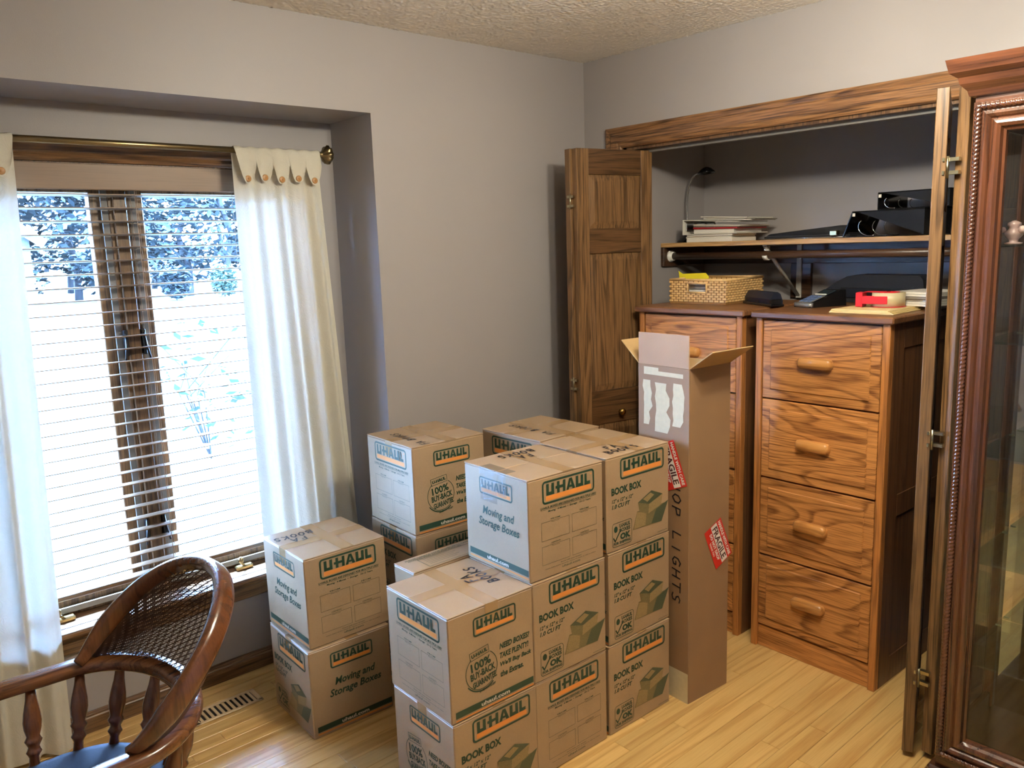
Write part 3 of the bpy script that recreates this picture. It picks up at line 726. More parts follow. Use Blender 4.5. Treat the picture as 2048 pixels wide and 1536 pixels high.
def face_book():
    b = MB(); logo(b, .21, .91, .04, .262)
    tline(b, 'BOOK BOX', .075, .54, .325, .405, .035); tline(b, '12" x 12" x 12"', .08, .41, .445, .485, .015, .2); tline(b, '1.0 CU FT', .08, .36, .502, .548, .025, .2)
    def P(pts, mi, z=0): b.add([(*F(u, v), z) for u, v in pts], [tuple(range(len(pts)))], None, mi)
    P([(.40, .84), (.47, .655), (.97, .66), (.85, .855)], 2); P([(.78, .70), (.985, .64), (.87, .855), (.70, .84)], 5, .0001)
    P([(.48, .56), (.66, .615), (.645, .72), (.505, .665)], 2, .0003); P([(.66, .615), (.885, .55), (.86, .665), (.645, .72)], 3, .0003)
    P([(.48, .56), (.70, .475), (.885, .55), (.66, .615)], 5, .0003); P([(.56, .54), (.68, .495), (.745, .53), (.63, .585)], 3, .0004); P([(.41, .835), (.47, .66), (.62, .70), (.60, .835)], 3, .0002)
    x0, y1 = F(.08, .70); x1, y0 = F(.385, .955); outline(b, x0, x1, y0, y1, .0017, .010)
    tline(b, 'U-HAUL', .19, .36, .722, .765, .03); tline(b, 'BOXES', .19, .36, .772, .812, .03); tline(b, 'OK', .20, .365, .825, .895, .05); tline(b, 'FOR SHIPPING', .10, .365, .905, .935, .03)
    ox, oy = F(.135, .768); b.add([(ox+.009*math.cos(a), oy+.011*math.sin(a), 0) for a in [2*PI*k/10 for k in range(10)]], [tuple(range(10))])
    ribbon(b, [F(.10, .855), F(.125, .893), F(.20, .80)], .005)
    x0, y0 = F(.80, .965); x1, _ = F(.97, 0); rect(b, x0, x1, y0, y0+.0012); return b
def face_need():
    b = MB(); logo(b, .28, .785, .09, .268); cx, cy = F(.36, .60); r_ = .058; rt = .12
    def arc(r0_, r1_, a0, a1):
        n = 28; vs = []
        for k in range(n+1):
            a = math.radians(a0+(a1-a0)*k/n); vs += [(cx+r0_*math.cos(a), cy+r0_*math.sin(a), 0), (cx+r1_*math.cos(a), cy+r1_*math.sin(a), 0)]
        b.add(vs, [(2*k, 2*k+1, 2*k+3, 2*k+2) for k in range(n)])
    arc(r_-.0022, r_, 130, 415); arc(r_+.002, r_+.006, 215, 310)
    def off(x, y, w_, h_, s, bold):
        X = cx+math.cos(rt)*x-math.sin(rt)*y; Y = cy+math.sin(rt)*x+math.cos(rt)*y
        put_text(b, s, X-w_/2, X+w_/2, Y-h_/2, Y+h_/2, bold, 0, 0, rt, .0001)
    off(0, .021, .072, .027, '100%', .02); off(.003, -.007, .090, .022, 'BUY-BACK', .025); off(.006, -.034, .088, .020, 'GUARANTEE.', .022); off(.012, -.062, .06, .007, 'BOXES WITH RECEIPT', .02)
    c, s_ = math.cos(rt), math.sin(rt); bx_, by_ = cx-s_*.055, cy+c*.055
    for pts in ([(-.034, -.012), (.034, -.012)], [(-.034, .012), (.034, .012)], [(-.034, -.012), (-.034, .012)], [(.034, -.012), (.034, .012)]):
        ribbon(b, [(bx_+c*x-s_*y, by_+s_*x+c*y) for x, y in pts], .0016)
    put_text(b, 'U-HAUL', bx_-.029, bx_+.029, by_-.006, by_+.006, .04, 0, 0, rt, .0001)
    for s, v, u1 in (('NEED BOXES?', .425, .945), ('TAKE PLENTY!', .515, .93), ("We'll Buy Back", .605, .965), ('the Extras.', .695, .86)): tline(b, s, .575, u1, v, v+.058, .03, .2)
    band(b, .893, .955); return b
PM = ['print_green', 'print_orange', 'print_mid', 'print_midlight', 'print_white', 'print_dark']
def zs4(b):
    for v in b.v: v.z *= 4
    return b
FACE = {'G': zs4(face_grid()).mesh('printing', PM, False), 'M': zs4(face_moving()).mesh('printing', PM, False), 'K': zs4(face_book()).mesh('printing', PM, False), 'N': zs4(face_need()).mesh('printing', PM, False)}
# marker handwriting
STK = {'F': [[(.1, 0), (.15, 1)], [(.1, .95), (.9, 1)], [(.12, .5), (.7, .55)]], 'A': [[(0, 0), (.45, 1), (.95, 0)], [(.2, .35), (.8, .4)]],
 'B': [[(.1, 0), (.15, 1), (.7, .9), (.75, .65), (.2, .5), (.85, .4), (.8, .08), (.1, 0)]], 'O': [[(.5, 1), (.15, .75), (.1, .3), (.45, 0), (.85, .3), (.85, .75), (.5, 1)]],
 'K': [[(.12, 0), (.15, 1)], [(.85, 1), (.2, .45), (.9, 0)]], 'S': [[(.85, .9), (.5, 1), (.2, .8), (.35, .55), (.75, .4), (.75, .12), (.4, 0), (.08, .12)]],
 'H': [[(.1, 0), (.15, 1)], [(.85, 0), (.85, 1)], [(.12, .5), (.85, .52)]], 'P': [[(.15, 0), (.15, 1), (.75, .95), (.8, .6), (.18, .45)]], 'L': [[(.15, 1), (.12, 0), (.85, .03)]],
 'I': [[(.5, 0), (.5, 1)]], 'G': [[(.85, .85), (.5, 1), (.15, .7), (.12, .25), (.5, 0), (.85, .15), (.85, .42), (.5, .42)]], 'T': [[(.5, 0), (.5, 1)], [(0, 1), (1, .97)]]}
def scrawl(lines, cw, chh, lead, wd, seed=1):
    b = MB(); rd = random.Random(seed)
    for li, s in enumerate(lines):
        for ci, ch in enumerate(s):
            if ch == ' ': continue
            ox = (ci-len(s)/2)*cw+rd.uniform(-.001, .001); oy = ((len(lines)-1)/2-li)*lead-chh/2+rd.uniform(-.002, .002)
            for st in STK[ch]: ribbon(b, [(ox+(x*.78+.12*y)*cw, oy+y*chh) for x, y in st], wd)
    return b
MARK2 = scrawl(['FA', 'BOOKS'], .030, .034, .045, .0062).mesh('marker_writing', 'marker', False)
MARK1 = scrawl(['FA BOOKS'], .029, .028, .03, .0056, 4).mesh('marker_writing', 'marker', False)

def moving_box(label, nx, ny, th, lvl, L, R, seam='x', mark=None, mrot=0, mpos=(0, 0), tape='brown', cross=True, clear=False):
    c, s = math.cos(th), math.sin(th); hx = S_/2
    t = thing('moving_box', label, 'box', (nx+c*hx-s*hx, ny+s*hx+c*hx, lvl*HB), th, 'stacked book boxes')
    hh = HB-.0006; a = hx-.0008
    bd = MB().box(-a, a, -a, a, .0006, hh-.0045, .003).build('carton', 'kraft', t)
    g = .0017
    for q in (-1, 1):
        b = MB()
        if seam == 'x': b.box(-a, a, q*g, q*a, hh-.0042, hh, .0012)
        else: b.box(q*g, q*a, -a, a, hh-.0042, hh, .0012)
        b.build('flap', 'kraft', t)
    e = .0007
    if L: link('printing', FACE[L], t, frame((-a-e, 0, HB/2), (0, -1, 0), (0, 0, 1)))
    if R: link('printing', FACE[R], t, frame((0, -a-e, HB/2), (1, 0, 0), (0, 0, 1)))
    def strip(ax, w_, drop0, drop1, mat, o=0):
        # tape along axis over the top and down both ends
        b = MB(); z1 = hh+.0004; z1 += .0003*(o != 0); P = [(-a-.0006, hh-drop0), (-a-.0006, z1), (a+.0006, z1), (a+.0006, hh-drop1)]
        for (p, z), (p2, z2) in zip(P, P[1:]):
            q = [(p, o-w_/2, z), (p2, o-w_/2, z2), (p2, o+w_/2, z2), (p, o+w_/2, z)]
            if ax == 'y': q = [(y, x, z_) for x, y, z_ in q]
            b.add(q, [(0, 1, 2, 3)])
        b.build('tape', mat, t)
    if tape: strip(seam, .048, .055, .055, 'tape_brown')
    if cross: strip('y' if seam == 'x' else 'x', .048, .0, .0, 'tape_brown', .01)
    if clear:
        for o in (-.036, .010, .052):
            rect_ = MB(); d = .075+.03*((o > 0)); w_ = .042
            rect_.add([(-a-.0012, o-w_/2, hh-d), (-a-.0012, o+w_/2, hh-d), (-a-.0012, o+w_/2, hh+.0008), (-a-.0012, o-w_/2, hh+.0008), (-a+.04, o+w_/2, hh+.0012), (-a+.04, o-w_/2, hh+.0012)], [(0, 1, 2, 3), (3, 2, 4, 5)])
            rect_.build('clear_tape', 'tape_clear', t)
    if mark:
        o = link('marker_writing', MARK2 if mark == 2 else MARK1, t); o.location = (mpos[0], mpos[1], hh+.0009); o.rotation_euler = (0, 0, mrot)
    return t
# front stack, then the run of stacks towards the closet, then those by the window
moving_box('bottom box of the front stack, cut off by the lower picture edge', -1.630, -.991, -.022, 0, 'N', 'K')
moving_box('front box with buy-back badge, marked FA BOOKS on top, below the tall stacks', -1.6326, -.9887, -.0207, 1, 'G', 'N', 'y', 2, PI/2, (.075, .02))
moving_box('bottom box with four blank label frames, on the floor in the middle stack', -1.3165, -.9925, -.028, 0, 'M', 'G')
moving_box('middle box of the stack between front box and tall right stack, BOOK BOX side', -1.3173, -.9932, -.0284, 1, 'N', 'K')
moving_box('top box with pale Moving and Storage side and shiny clear tape strips', -1.3185, -.986, -.0387, 2, 'M', 'G', 'x', 2, PI, (.02, .085), tape=None, clear=True)
moving_box('bottom BOOK BOX on the floor beside the tall plain carton', -.9901, -.9998, -.0277, 0, 'N', 'K')
moving_box('middle BOOK BOX of the stack touching the tall plain carton', -.9836, -.9985, -.0111, 1, 'N', 'K')
moving_box('top BOOK BOX beside the tall plain carton, FA BOOKS written upright on it', -.9852, -.9938, -.0233, 2, 'N', 'K', 'x', 2, 0, (-.03, -.085))
moving_box('floor box of the hidden stack behind, under the far top box', -.9605, -.6653, .0192, 0, None, None, 'y', cross=False)
moving_box('middle box of the hidden stack behind, under the far top box', -.9605, -.6653, .0192, 1, None, None, 'y', cross=False)
moving_box('far top box by the folded closet door, mostly hidden by the tall stacks', -.9605, -.6640, .0192, 2, 'G', 'N', 'y', 1, PI/2, (-.05, .0))
moving_box('upper box of the stack beside the chair, pale Moving and Storage side', -1.7084, -.3054, -.0109, 1, 'M', 'G', 'x', 2, PI, (-.075, .06), clear=False)
moving_box('lower box of the stack beside the chair, standing on the floor near the vent', -1.7228, -.315, -.0366, 0, 'K', 'M')
moving_box('floor box of the back stack against the wall corner below the window niche', -1.320, -.396, -.042, 0, 'N', 'K')
moving_box('middle box of the back stack in front of the wall, mostly hidden', -1.322, -.398, -.040, 1, 'K', 'M')
moving_box('top box of the back stack in front of the bare wall, with buy-back badge', -1.3201, -.3978, -.0421, 2, 'G', 'N', 'x', 1, PI/2, (-.09, -.03))
# narrow carton wedged behind the front stack
t = thing('narrow_carton', 'narrow brown carton with printed lid squeezed behind the front box', 'box', (-1.365, -.610, 0))
MB().box(-.152, .152, -.056, .056, 0, .640, .003).build('carton', 'kraft', t)
MB().box(-.152, .152, -.056, .056, .6405, .6445, .001).build('lid', 'kraft', t)
b = MB(); outline(b, -.085, .14, -.05, .022, .0022)
for i in range(5): rect(b, -.07, .04+.015*(i % 2), .012-i*.011, .0138-i*.011)
put_text(b, 'PLEASE HANDLE YOUR BOXES WITH CARE', -.12, .14, .034, .042, .02); put_text(b, 'MOVING AND STORAGE SUPPLIES', -.115, .10, .025, .031, .02)
b.build('printing', 'print_green', t, Matrix.Translation((0, 0, .6452)), fix=False)

# ------------------------------------------------------------------ tall open carton
TW, TD, TH, TT = .2197, .2326, 1.2144, -.0687
t = thing('tall_carton', 'tall plain brown carton with open flaps and SHOP LIGHTS written on it', 'box', (-.6478, -1.0667, 0), TT)
b = MB(); k = .004
b.box(0, k, 0, TD, 0, TH, .001); b.box(TW-k, TW, 0, TD, 0, TH, .001); b.box(k, TW-k, 0, k, 0, TH); b.box(k, TW-k, TD-k, TD, 0, TH); b.box(k, TW-k, k, TD-k, 0, .006)
b.build('carton', 'kraft_brown', t)
def flap(M, w_, ln): MB().box(.002, w_-.002, -.002, .002, 0, ln, .0008, M).build('flap', 'kraft_inside', t)
MB().box(-.002, .002, .002, TD-.002, TH, TH+.112, .0008, Matrix.Translation((.002, 0, 0))).build('flap', 'kraft_pale', t)
flap(Matrix.Translation((0, .002, TH)) @ Matrix.Rotation(.98, 4, 'X'), TW, .115)
flap(Matrix.Translation((0, TD-.002, TH)) @ Matrix.Rotation(-.85, 4, 'X'), TW, .115)
MB().box(-.002, .002, .006, TD-.006, -.11, 0, .0008, Matrix.Translation((TW-.008, 0, TH)) @ Matrix.Rotation(.12, 4, 'Y')).build('flap', 'kraft_inside', t)
LF = frame((-.0008, TD/2, 0), (0, -1, 0), (0, 0, 1)); RF = frame((TW/2, -.0008, 0), (1, 0, 0), (0, 0, 1))
b = MB(); rd = random.Random(5)
rect(b, -.088, .090, TH-.035, TH-.020); rect(b, -.088, -.02, TH-.022, TH-.008)
for x0, x1, y0, y1 in ((-.095, -.045, TH-.215, TH-.055), (-.038, .035, TH-.235, TH-.060), (.04, .098, TH-.205, TH-.055)):
    n = 7; L1 = [(x0+rd.uniform(0, .008), y0+(y1-y0)*i/n) for i in range(n+1)]; R1 = [(x1-rd.uniform(0, .022), y0+(y1-y0)*i/n) for i in range(n+1)]
    b.add([(x, y, 0) for x, y in L1]+[(x, y, 0) for x, y in R1], [(i, n+1+i, n+2+i, i+1) for i in range(n)])
b.build('paper_tape', 'paper_tape', t, LF, fix=False)
b = MB(); rect(b, -.115, .1155, .0, .115); b.build('paper_tape', 'paper_tape', t, LF, fix=False)
for s_, o_ in (('SHOP      ', 0), ('     LIGHTS', 0)):
    w1 = scrawl([s_.ljust(11)], .046, .036, .04, .0050, 2).mesh('marker_writing', 'marker', False)
    link('marker_writing', w1, t, LF @ Matrix.Translation((.062, .615, .0004)) @ Matrix.Rotation(-PI/2, 4, 'Z'))
b = MB(); sw, sh_ = .165, .098
rect(b, -sw/2, sw/2, -sh_/2, sh_/2, 0); rect(b, -sw/2+.003, sw/2-.003, -.012, .021, 1, .0003)
put_text(b, 'HANDLE WITH CARE', -.076, .076, .028, .042, .03, 0, 1, 0, .0003); put_text(b, 'FRAGILE', -.068, .068, -.009, .018, .01, 0, 2, 0, .0006)
put_text(b, 'DO NOT DROP', -.058, .058, -.029, -.016, .03, 0, 1, 0, .0003); put_text(b, 'THANK YOU', -.03, .03, -.042, -.034, .02, 0, 1, 0, .0003)
stm = b.mesh('fragile_sticker', ['sticker_red', 'sticker_white', 'sticker_ink'], False)
link('fragile_sticker', stm, t, RF @ Matrix.Translation((.050, .565, .0006)) @ Matrix.Rotation(math.radians(-66), 4, 'Z'))
link('fragile_sticker', stm, t, LF @ Matrix.Translation((.034, .868, .0006)) @ Matrix.Rotation(math.radians(-68), 4, 'Z'))

# ------------------------------------------------------------------ cane-back swivel chair
BR, BCX, BCY, BT, BHt, BE, BLN, BZ0, BRO = .253, -2.356, -.854, 2.011, .235, 1.261, -.393, .688, -.042
ch = thing('cane_chair', 'brown wooden captain chair with cane back, turned spindles and navy seat', 'chair', (-2.53, -.84, 0))
CM_ = Matrix.Translation((2.53, .84, 0))
def bow(th):
    s = abs(th)/BT; hh = BHt*max(0, 1-s*s)**BE
    X = BR*math.cos(th)+BLN*hh; Y = -BR*math.sin(th); c, s_ = math.cos(BRO), math.sin(BRO)
    # the bow rises backwards as it climbs
    return Vector((BCX+c*X-s_*Y, BCY+s_*X+c*Y, BZ0+hh))
ARMC = Vector((-2.475, -.838, .668))
def rail(ph):
    # U-shaped arm rail: straight arms then half ellipse round the back
    a, w_ = .185, .247
    if abs(ph) <= PI/2: return ARMC+Vector((a*math.cos(ph), -w_*math.sin(ph), 0))
    d = (abs(ph)-PI/2)*.22; s = 1 if ph > 0 else -1
    drop = max(0, d-.13); return ARMC+Vector((-d, -s*(w_+.01*d/.2+max(0, d-.13)*.25), -drop*drop*4.2-.15*drop))
pts = [bow(-BT+2*BT*i/60) for i in range(61)]
b = MB(); sec = [(math.copysign(abs(math.cos(a))**.55, math.cos(a)), math.copysign(abs(math.sin(a))**.55, math.sin(a))*.62) for a in [2*PI*k/14 for k in range(14)]]
rads = [.023*(.55+.45*min(1, min(i, 60-i)/6)) for i in range(61)]
b.tube(pts, rads, sect=sec, up=(.75, 0, -.66)); b.build('back_bow', 'chair_wood_z', ch, CM_)
phm = PI/2+.26/.22
pts = [rail(-phm+2*phm*i/90) for i in range(91)]
sec2 = [(math.copysign(abs(math.cos(a))**.6, math.cos(a))*.62, math.copysign(abs(math.sin(a))**.6, math.sin(a))) for a in [2*PI*k/14 for k in range(14)]]
b = MB(); b.tube(pts, [.027*(.8+.2*min(1, min(i, 90-i)/10)) for i in range(91)], sect=sec2, up=(0, 0, 1)); b.build('arm_rail', 'chair_wood', ch, CM_)
# cane: woven strands on the ruled surface between bow and rail
def cane(t_, v):
    th = t_*BT*.965; ph = t_*1.42; A = rail(ph)+Vector((0, 0, .014)); B_ = bow(th); B_ = B_+(A-B_)*.06
    p = A+(B_-A)*v; bulge = math.sin(PI*v)*.02*(1-t_*t_); return p+Vector((bulge, 0, -bulge*.4))
b = MB()
def strand(f, n, wd, up_=(.7, 0, .7)):
    P = [cane(*f(i/n)) for i in range(n+1)]; vs = []
    for i, p in enumerate(P):
        tg = (P[min(i+1, n)]-P[max(i-1, 0)])
        if tg.length < 1e-6: tg = Vector((0, 1, 0))
        tg.normalize(); nn = Vector((p.x-ARMC.x+.1, (p.y-ARMC.y)*.8, .15)).normalized(); sd_ = tg.cross(nn).normalized()*wd/2; vs += [p+sd_, p-sd_]
    b.add(vs, [(2*i, 2*i+1, 2*i+3, 2*i+2) for i in range(n)])
NC, NR = 34, 18
for i in range(NC+1):
    tt = -1+2*i/NC
    for o in (-.006, .006): strand(lambda q, tt=tt+o: (max(-1, min(1, tt)), q), 14, .0027)
for j in range(NR+1):
    v = j/NR
    for o in (-.008, .008): strand(lambda q, v=v+o: (-1+2*q, max(0, min(1, v))), 48, .0027)
for s in (-1, 1):
    for i in range(-NR, NC+1):
        i0 = max(0, -i); j1 = min(NR, NC-i)
        if j1-i0 < 1: continue
        def f(q, i=i, i0=i0, j1=j1, s=s):
            j = i0+(j1-i0)*q; tt = -1+2*(i+j)/NC
            return (s*max(-1, min(1, tt)), min(1, max(0, j/NR)))
        strand(f, max(3, (j1-i0)), .0029)
o = b.build('cane_panel', 'cane', ch, CM_, fix=False); o['kind'] = 'stuff'
seat_z = .455
spr = [(0, .011), (.10, .012), (.20, .0105), (.235, .014), (.26, .017), (.285, .014), (.32, .012), (.36, .016), (.39, .019), (.415, .016), (.44, .014), (.52, .0185), (.60, .020), (.70, .018), (.85, .0125), (1, .010)]
for ph in (-2.42, -1.92, -1.42, -.95, -.48, 0, .48, .95, 1.42, 1.92, 2.42):
    p = rail(ph); q = Vector((ARMC.x+(p.x-ARMC.x)*.86-.03, ARMC.y+(p.y-ARMC.y)*.86, seat_z))
    MB().lathe(spr, q, (p.x, p.y, p.z-.012), 14).build('spindle', 'chair_wood_z', ch, CM_)
n = 40; P = []
for k in range(n):
    a = 2*PI*k/n; P.append((-2.57+.245*math.copysign(abs(math.cos(a))**.75, math.cos(a)), -.838+.235*math.copysign(abs(math.sin(a))**.75, math.sin(a))))
MB().prism(P, .415, .450).build('seat', 'chair_wood', ch, CM_)
b = MB(); cx, cy = -2.57, -.838; vs = []
for s, z in ((.90, .451), (.95, .462), (.93, .478), (.80, .487), (.5, .491), (.0, .492)): vs += [(cx+(x-cx)*s, cy+(y-cy)*s, z) for x, y in P]
b.add(vs, [(i*n+k, i*n+(k+1) % n, (i+1)*n+(k+1) % n, (i+1)*n+k) for i in range(5) for k in range(n)], None, 0, True); b.build('seat_cushion', 'navy_fabric', ch, CM_)
for sx in (-1, 1):
    for sy in (-1, 1):
        MB().lathe([(0, .013), (.1, .016), (.3, .022), (.42, .016), (.46, .024), (.5, .017), (.7, .026), (.9, .02), (1, .018)], (-2.57+sx*.23, -.838+sy*.22, 0), (-2.57+sx*.15, -.838+sy*.15, .416), 12).build('leg', 'chair_wood_z', ch, CM_)
b = MB()
for sy in (-1, 1): b.cyl((-2.57-.20, -.838+sy*.195, .15), (-2.57+.20, -.838+sy*.195, .15), .011, 10)
b.cyl((-2.57, -.838-.195, .15), (-2.57, -.838+.195, .15), .011, 10); b.build('stretcher', 'chair_wood', ch, CM_)

# ------------------------------------------------------------------ curio cabinet
QX, QB, QL, QR = -.50, -.10, -1.846, -2.62       # front, back, left, right
cu = thing('curio_cabinet', 'carved dark mahogany curio cabinet with glass door, cropped at the right edge', 'display cabinet', ((QX+QB)/2, (QL+QR)/2, 0))
QM = Matrix.Translation((-(QX+QB)/2, -(QL+QR)/2, 0))
def qpart(bb, name, mat, fix=True): return bb.build(name, mat, cu, QM, fix)
b = MB(); b.box(QX-.035, QB, QR-.03, QL+.03, 0, .060, .006); b.box(QX-.02, QB, QR-.018, QL+.018, .060, .085, .008); b.box(QX, QB, QR, QL, .085, .12)
qpart(b, 'base', 'mahogany_y')
crown = [(0, 0), (.012, .004), (.016, .018), (.030, .034), (.034, .050), (.050, .062), (.054, .078), (.058, .095), (0, .095)]
b = MB(); b.sweep([(QB, QL, 1.975), (QX, QL, 1.975), (QX, QR, 1.975), (QB, QR, 1.975)], [(-a, z) for a, z in crown], (0, 0, 1)); b.box(QX, QB, QR, QL, 1.955, 2.068)
qpart(b, 'crown', 'mahogany_y')
for y0, y1 in ((QL-.03, QL), (QR, QR+.03)):
    qpart(MB().box(QB-.035, QB, y0, y1, .12, 1.955, .003), 'corner_post', 'mahogany')
    qpart(MB().box(QX+.006, QX+.045, y0, y1, .12, 1.955, .003), 'corner_post', 'mahogany')
    ym = (y0+y1)/2
    qpart(MB().box(QX+.04, QB-.03, y0+.006, y1-.006, .12, .17), 'side_rail', 'mahogany_y'); qpart(MB().box(QX+.04, QB-.03, y0+.006, y1-.006, 1.90, 1.955), 'side_rail', 'mahogany_y')
    qpart(MB().box(QX+.045, QB-.035, ym-.002, ym+.002, .17, 1.90), 'side_pane', 'curio_glass')
qpart(MB().box(QB-.012, QB, QR+.03, QL-.03, .12, 1.955), 'mirror_back', 'mirror')
# door: mitred moulded frame (a measured inwards from the outer edge) and its pane
fp = [(0, 0), (0, .020), (.024, .020), (.026, .026), (.033, .030), (.040, .026), (.044, .021), (.052, .026), (.058, .027), (.066, .022), (.070, .012), (.076, .010), (.078, 0)]
Y0, Y1, Z0, Z1 = QL-.002, QR+.002, .122, 1.962
b = MB(); b.sweep([(QX+.006, Y0, Z0), (QX+.006, Y1, Z0), (QX+.006, Y1, Z1), (QX+.006, Y0, Z1)], [(a, c) for a, c in fp], (-1, 0, 0), True)
door = qpart(b, 'door_frame', 'mahogany')
qpart(MB().box(QX+.002, QX+.006, Y1+.074, Y0-.074, Z0+.074, Z1-.074), 'door_pane', 'curio_glass')
def rope(p0, p1):
    # twisted two-strand rope moulding
    p0 = Vector(p0); p1 = Vector(p1); L_ = (p1-p0).length; n = int(L_/.0014); t = (p1-p0)/L_; e1 = Vector((-1, 0, 0)); e2 = t.cross(e1); b = MB(); vs = []; K = 12
    for i in range(n+1):
        s = i/n*L_; a0 = s/.011*PI
        for k in range(K):
            a = 2*PI*k/K; r = .0095*(.78+.22*abs(math.cos(a*1.0-a0)))
            vs.append(p0+t*s+e1*(r*math.cos(a))+e2*(r*math.sin(a)))
    b.add(vs, [(i*K+k, i*K+(k+1) % K, (i+1)*K+(k+1) % K, (i+1)*K+k) for i in range(n) for k in range(K)], None, 0, True)
    b.build('rope_moulding', 'mahogany', door)
xr = QX-.016
rope((xr, Y0-.012, Z0+.012), (xr, Y0-.012, Z1-.012)); rope((xr, Y0-.012, Z1-.012), (xr, Y1+.012, Z1-.012)); rope((xr, Y0-.012, Z0+.012), (xr, Y1+.012, Z0+.012)); rope((xr, Y1+.012, Z0+.012), (xr, Y1+.012, Z1-.012))
for z in (1.600, 1.345, 1.035, .727, .422):
    qpart(MB().box(QX+.03, QB-.02, QR+.034, QL-.034, z-.006, z, .001), 'glass_shelf', 'shelf_glass')
    for y_ in (QL-.036, QR+.036):
        qpart(MB().cyl((QB-.05, y_+.006, z-.009), (QB-.05, y_-.008, z-.009), .003, 8), 'shelf_pin', 'steel')
t = thing('glass_figurine', 'small pinkish glass figurine on the top curio shelf', 'figurine', (-.40, -1.925, 1.600))
MB().lathe([(0, .020), (.06, .022), (.10, .010), (.2, .012), (.38, .022), (.5, .023), (.62, .014), (.7, .012), (.8, .017), (.9, .016), (1, .004)], (0, 0, 0), (0, 0, .062), 14).build('body', 'figurine_glass', t)
MB().lathe([(0, .002), (.3, .010), (.7, .010), (1, .002)], (-.016, -.014, .036), (-.016, -.034, .040), 10).build('wing', 'figurine_glass', t)
MB().lathe([(0, .002), (.3, .008), (.7, .008), (1, .002)], (-.016, .014, .036), (-.016, .030, .040), 10).build('wing', 'figurine_glass', t)

# ------------------------------------------------------------------ things on the closet shelf
t = thing('desk_lamp', 'black gooseneck desk lamp with small dome shade on the closet shelf', 'lamp', (.44, -.262, SH))
MB().lathe([(0, .050), (.1, .052), (.3, .046), (.6, .028), (.8, .020), (1, .012)], (0, 0, 0), (0, 0, .045), 20).build('base', 'black_gloss', t)
gp = [(0, 0, .04), (.0, .006, .12), (0, .006, .20), (0, -.004, .26), (-.01, -.025, .295), (-.02, -.055, .315), (-.03, -.085, .320)]
def smooth_pts(P, n=6):
    P = [Vector(p) for p in P]; out = []
    for i in range(len(P)-1):
        a = P[max(i-1, 0)]; b_ = P[i]; c = P[i+1]; d = P[min(i+2, len(P)-1)]
        for k in range(n):
            s = k/n; out.append(.5*((2*b_)+(c-a)*s+(2*a-5*b_+4*c-d)*s*s+(3*b_-a-3*c+d)*s**3))
    return out+[P[-1]]
MB().tube(smooth_pts(gp), .0045, 8).build('gooseneck', 'chrome', t)
MB().lathe([(0, .010), (.25, .024), (.6, .036), (.9, .043), (.93, .041), (.7, .034), (.6, .028)], (-.035, -.125, .342), (-.035, -.128, .312), 20).build('shade', 'black_gloss', t)
# white binder lying on its side, with a paper stack under it
def slab(b, x0, x1, y0, y1, z0, z1, M=None, bv=.0012, mi=0): b.box(x0, x1, y0, y1, z0, z1, bv, M, mi)
t = thing('paper_stack', 'thick stack of white papers under the ring binder on the closet shelf', 'papers', (.40, -.47, SH))
for i, (z0, z1, dy, dx) in enumerate(((0, .018, 0, 0), (.0182, .026, .006, .004), (.0262, .034, -.004, -.004))):
    MB().box(-.085+dx, .11+dx, -.12+dy, .125+dy, z0, z1, .0012).build('sheaf', 'paper', t)
t = thing('ring_binder', 'open-ended white ring binder holding red folder and papers on the shelf', 'binder', (.40, -.47, SH+.0342))
def tilt(a): return Matrix.Translation((0, .14, 0)) @ Matrix.Rotation(a, 4, 'X') @ Matrix.Translation((0, -.14, 0))
MB().box(-.095, .16, -.15, .14, 0, .004, .001).build('cover', 'binder_white', t)
MB().box(-.095, .16, .136, .141, 0, .070, .001).build('spine', 'binder_white', t)
MB().box(-.095, .16, -.145, .14, .066, .070, .001, tilt(.055)).build('cover', 'binder_white', t)
MB().box(-.085, .14, -.13, .085, .0045, .026, .001).build('paper_block', 'paper', t)
MB().box(-.092, .15, -.15, .085, .0265, .034, .001, tilt(.02)).build('red_folder', 'folder_red', t)
MB().box(-.09, .15, -.16, .085, .0365, .041, .001, tilt(.03)).build('folder', 'folder_grey', t)
MB().box(-.092, .15, -.165, .085, .044, .049, .001, tilt(.04)).build('sheaf', 'paper', t)
b = MB()
for xx in (-.05, .03, .11): MB().tube([(xx, .118+.022*math.cos(a), .034+.024*math.sin(a)) for a in [2*PI*k/16 for k in range(16)]], .0018, 6, closed=True).build('ring', 'chrome', t)
b.box(-.08, .14, .128, .135, .015, .055, .002); b.build('ring_plate', 'chrome', t)
t = thing('magazine_stack', 'loose grey and white magazines fanned on top of the ring binder', 'magazines', (.40, -.55, SH+.096))
for i, (z, a, dy) in enumerate(((0, .05, 0), (.0045, .09, -.01), (.009, .02, .015))):
    MB().box(-.09, .13, -.13+dy, .11+dy, z, z+.004, .0008, Matrix.Rotation(a, 4, 'Z') @ Matrix.Rotation(.055, 4, 'X')).build('magazine', ['paper', 'folder_grey', 'paper'][i], t)
t = thing('zip_portfolio', 'flat black zip portfolio lying on the closet shelf between binders', 'portfolio', (.40, -.93, SH))
P = [(.17, -.085), (.19, -.065), (.19, .075), (.17, .095), (-.17, .095), (-.2, .06), (-.2, -.05), (-.17, -.085)]
Mz = frame((0, 0, 0), (0, -1, 0), (1, 0, 0))
b = MB()
for s, z0, z1 in ((1, .002, .014), ): b.prism(P, z0, z1, Mz)
b.build('lower_cover', 'black_cloth', t)
b = MB(); P2 = [(x*.97, y*.96) for x, y in P]; n = len(P2)
vs = [(x, y, .0145) for x, y in P2]+[(x*.94, y*.9, .022+.028*max(0, min(1, (x+.2)/.34))) for x, y in P2]
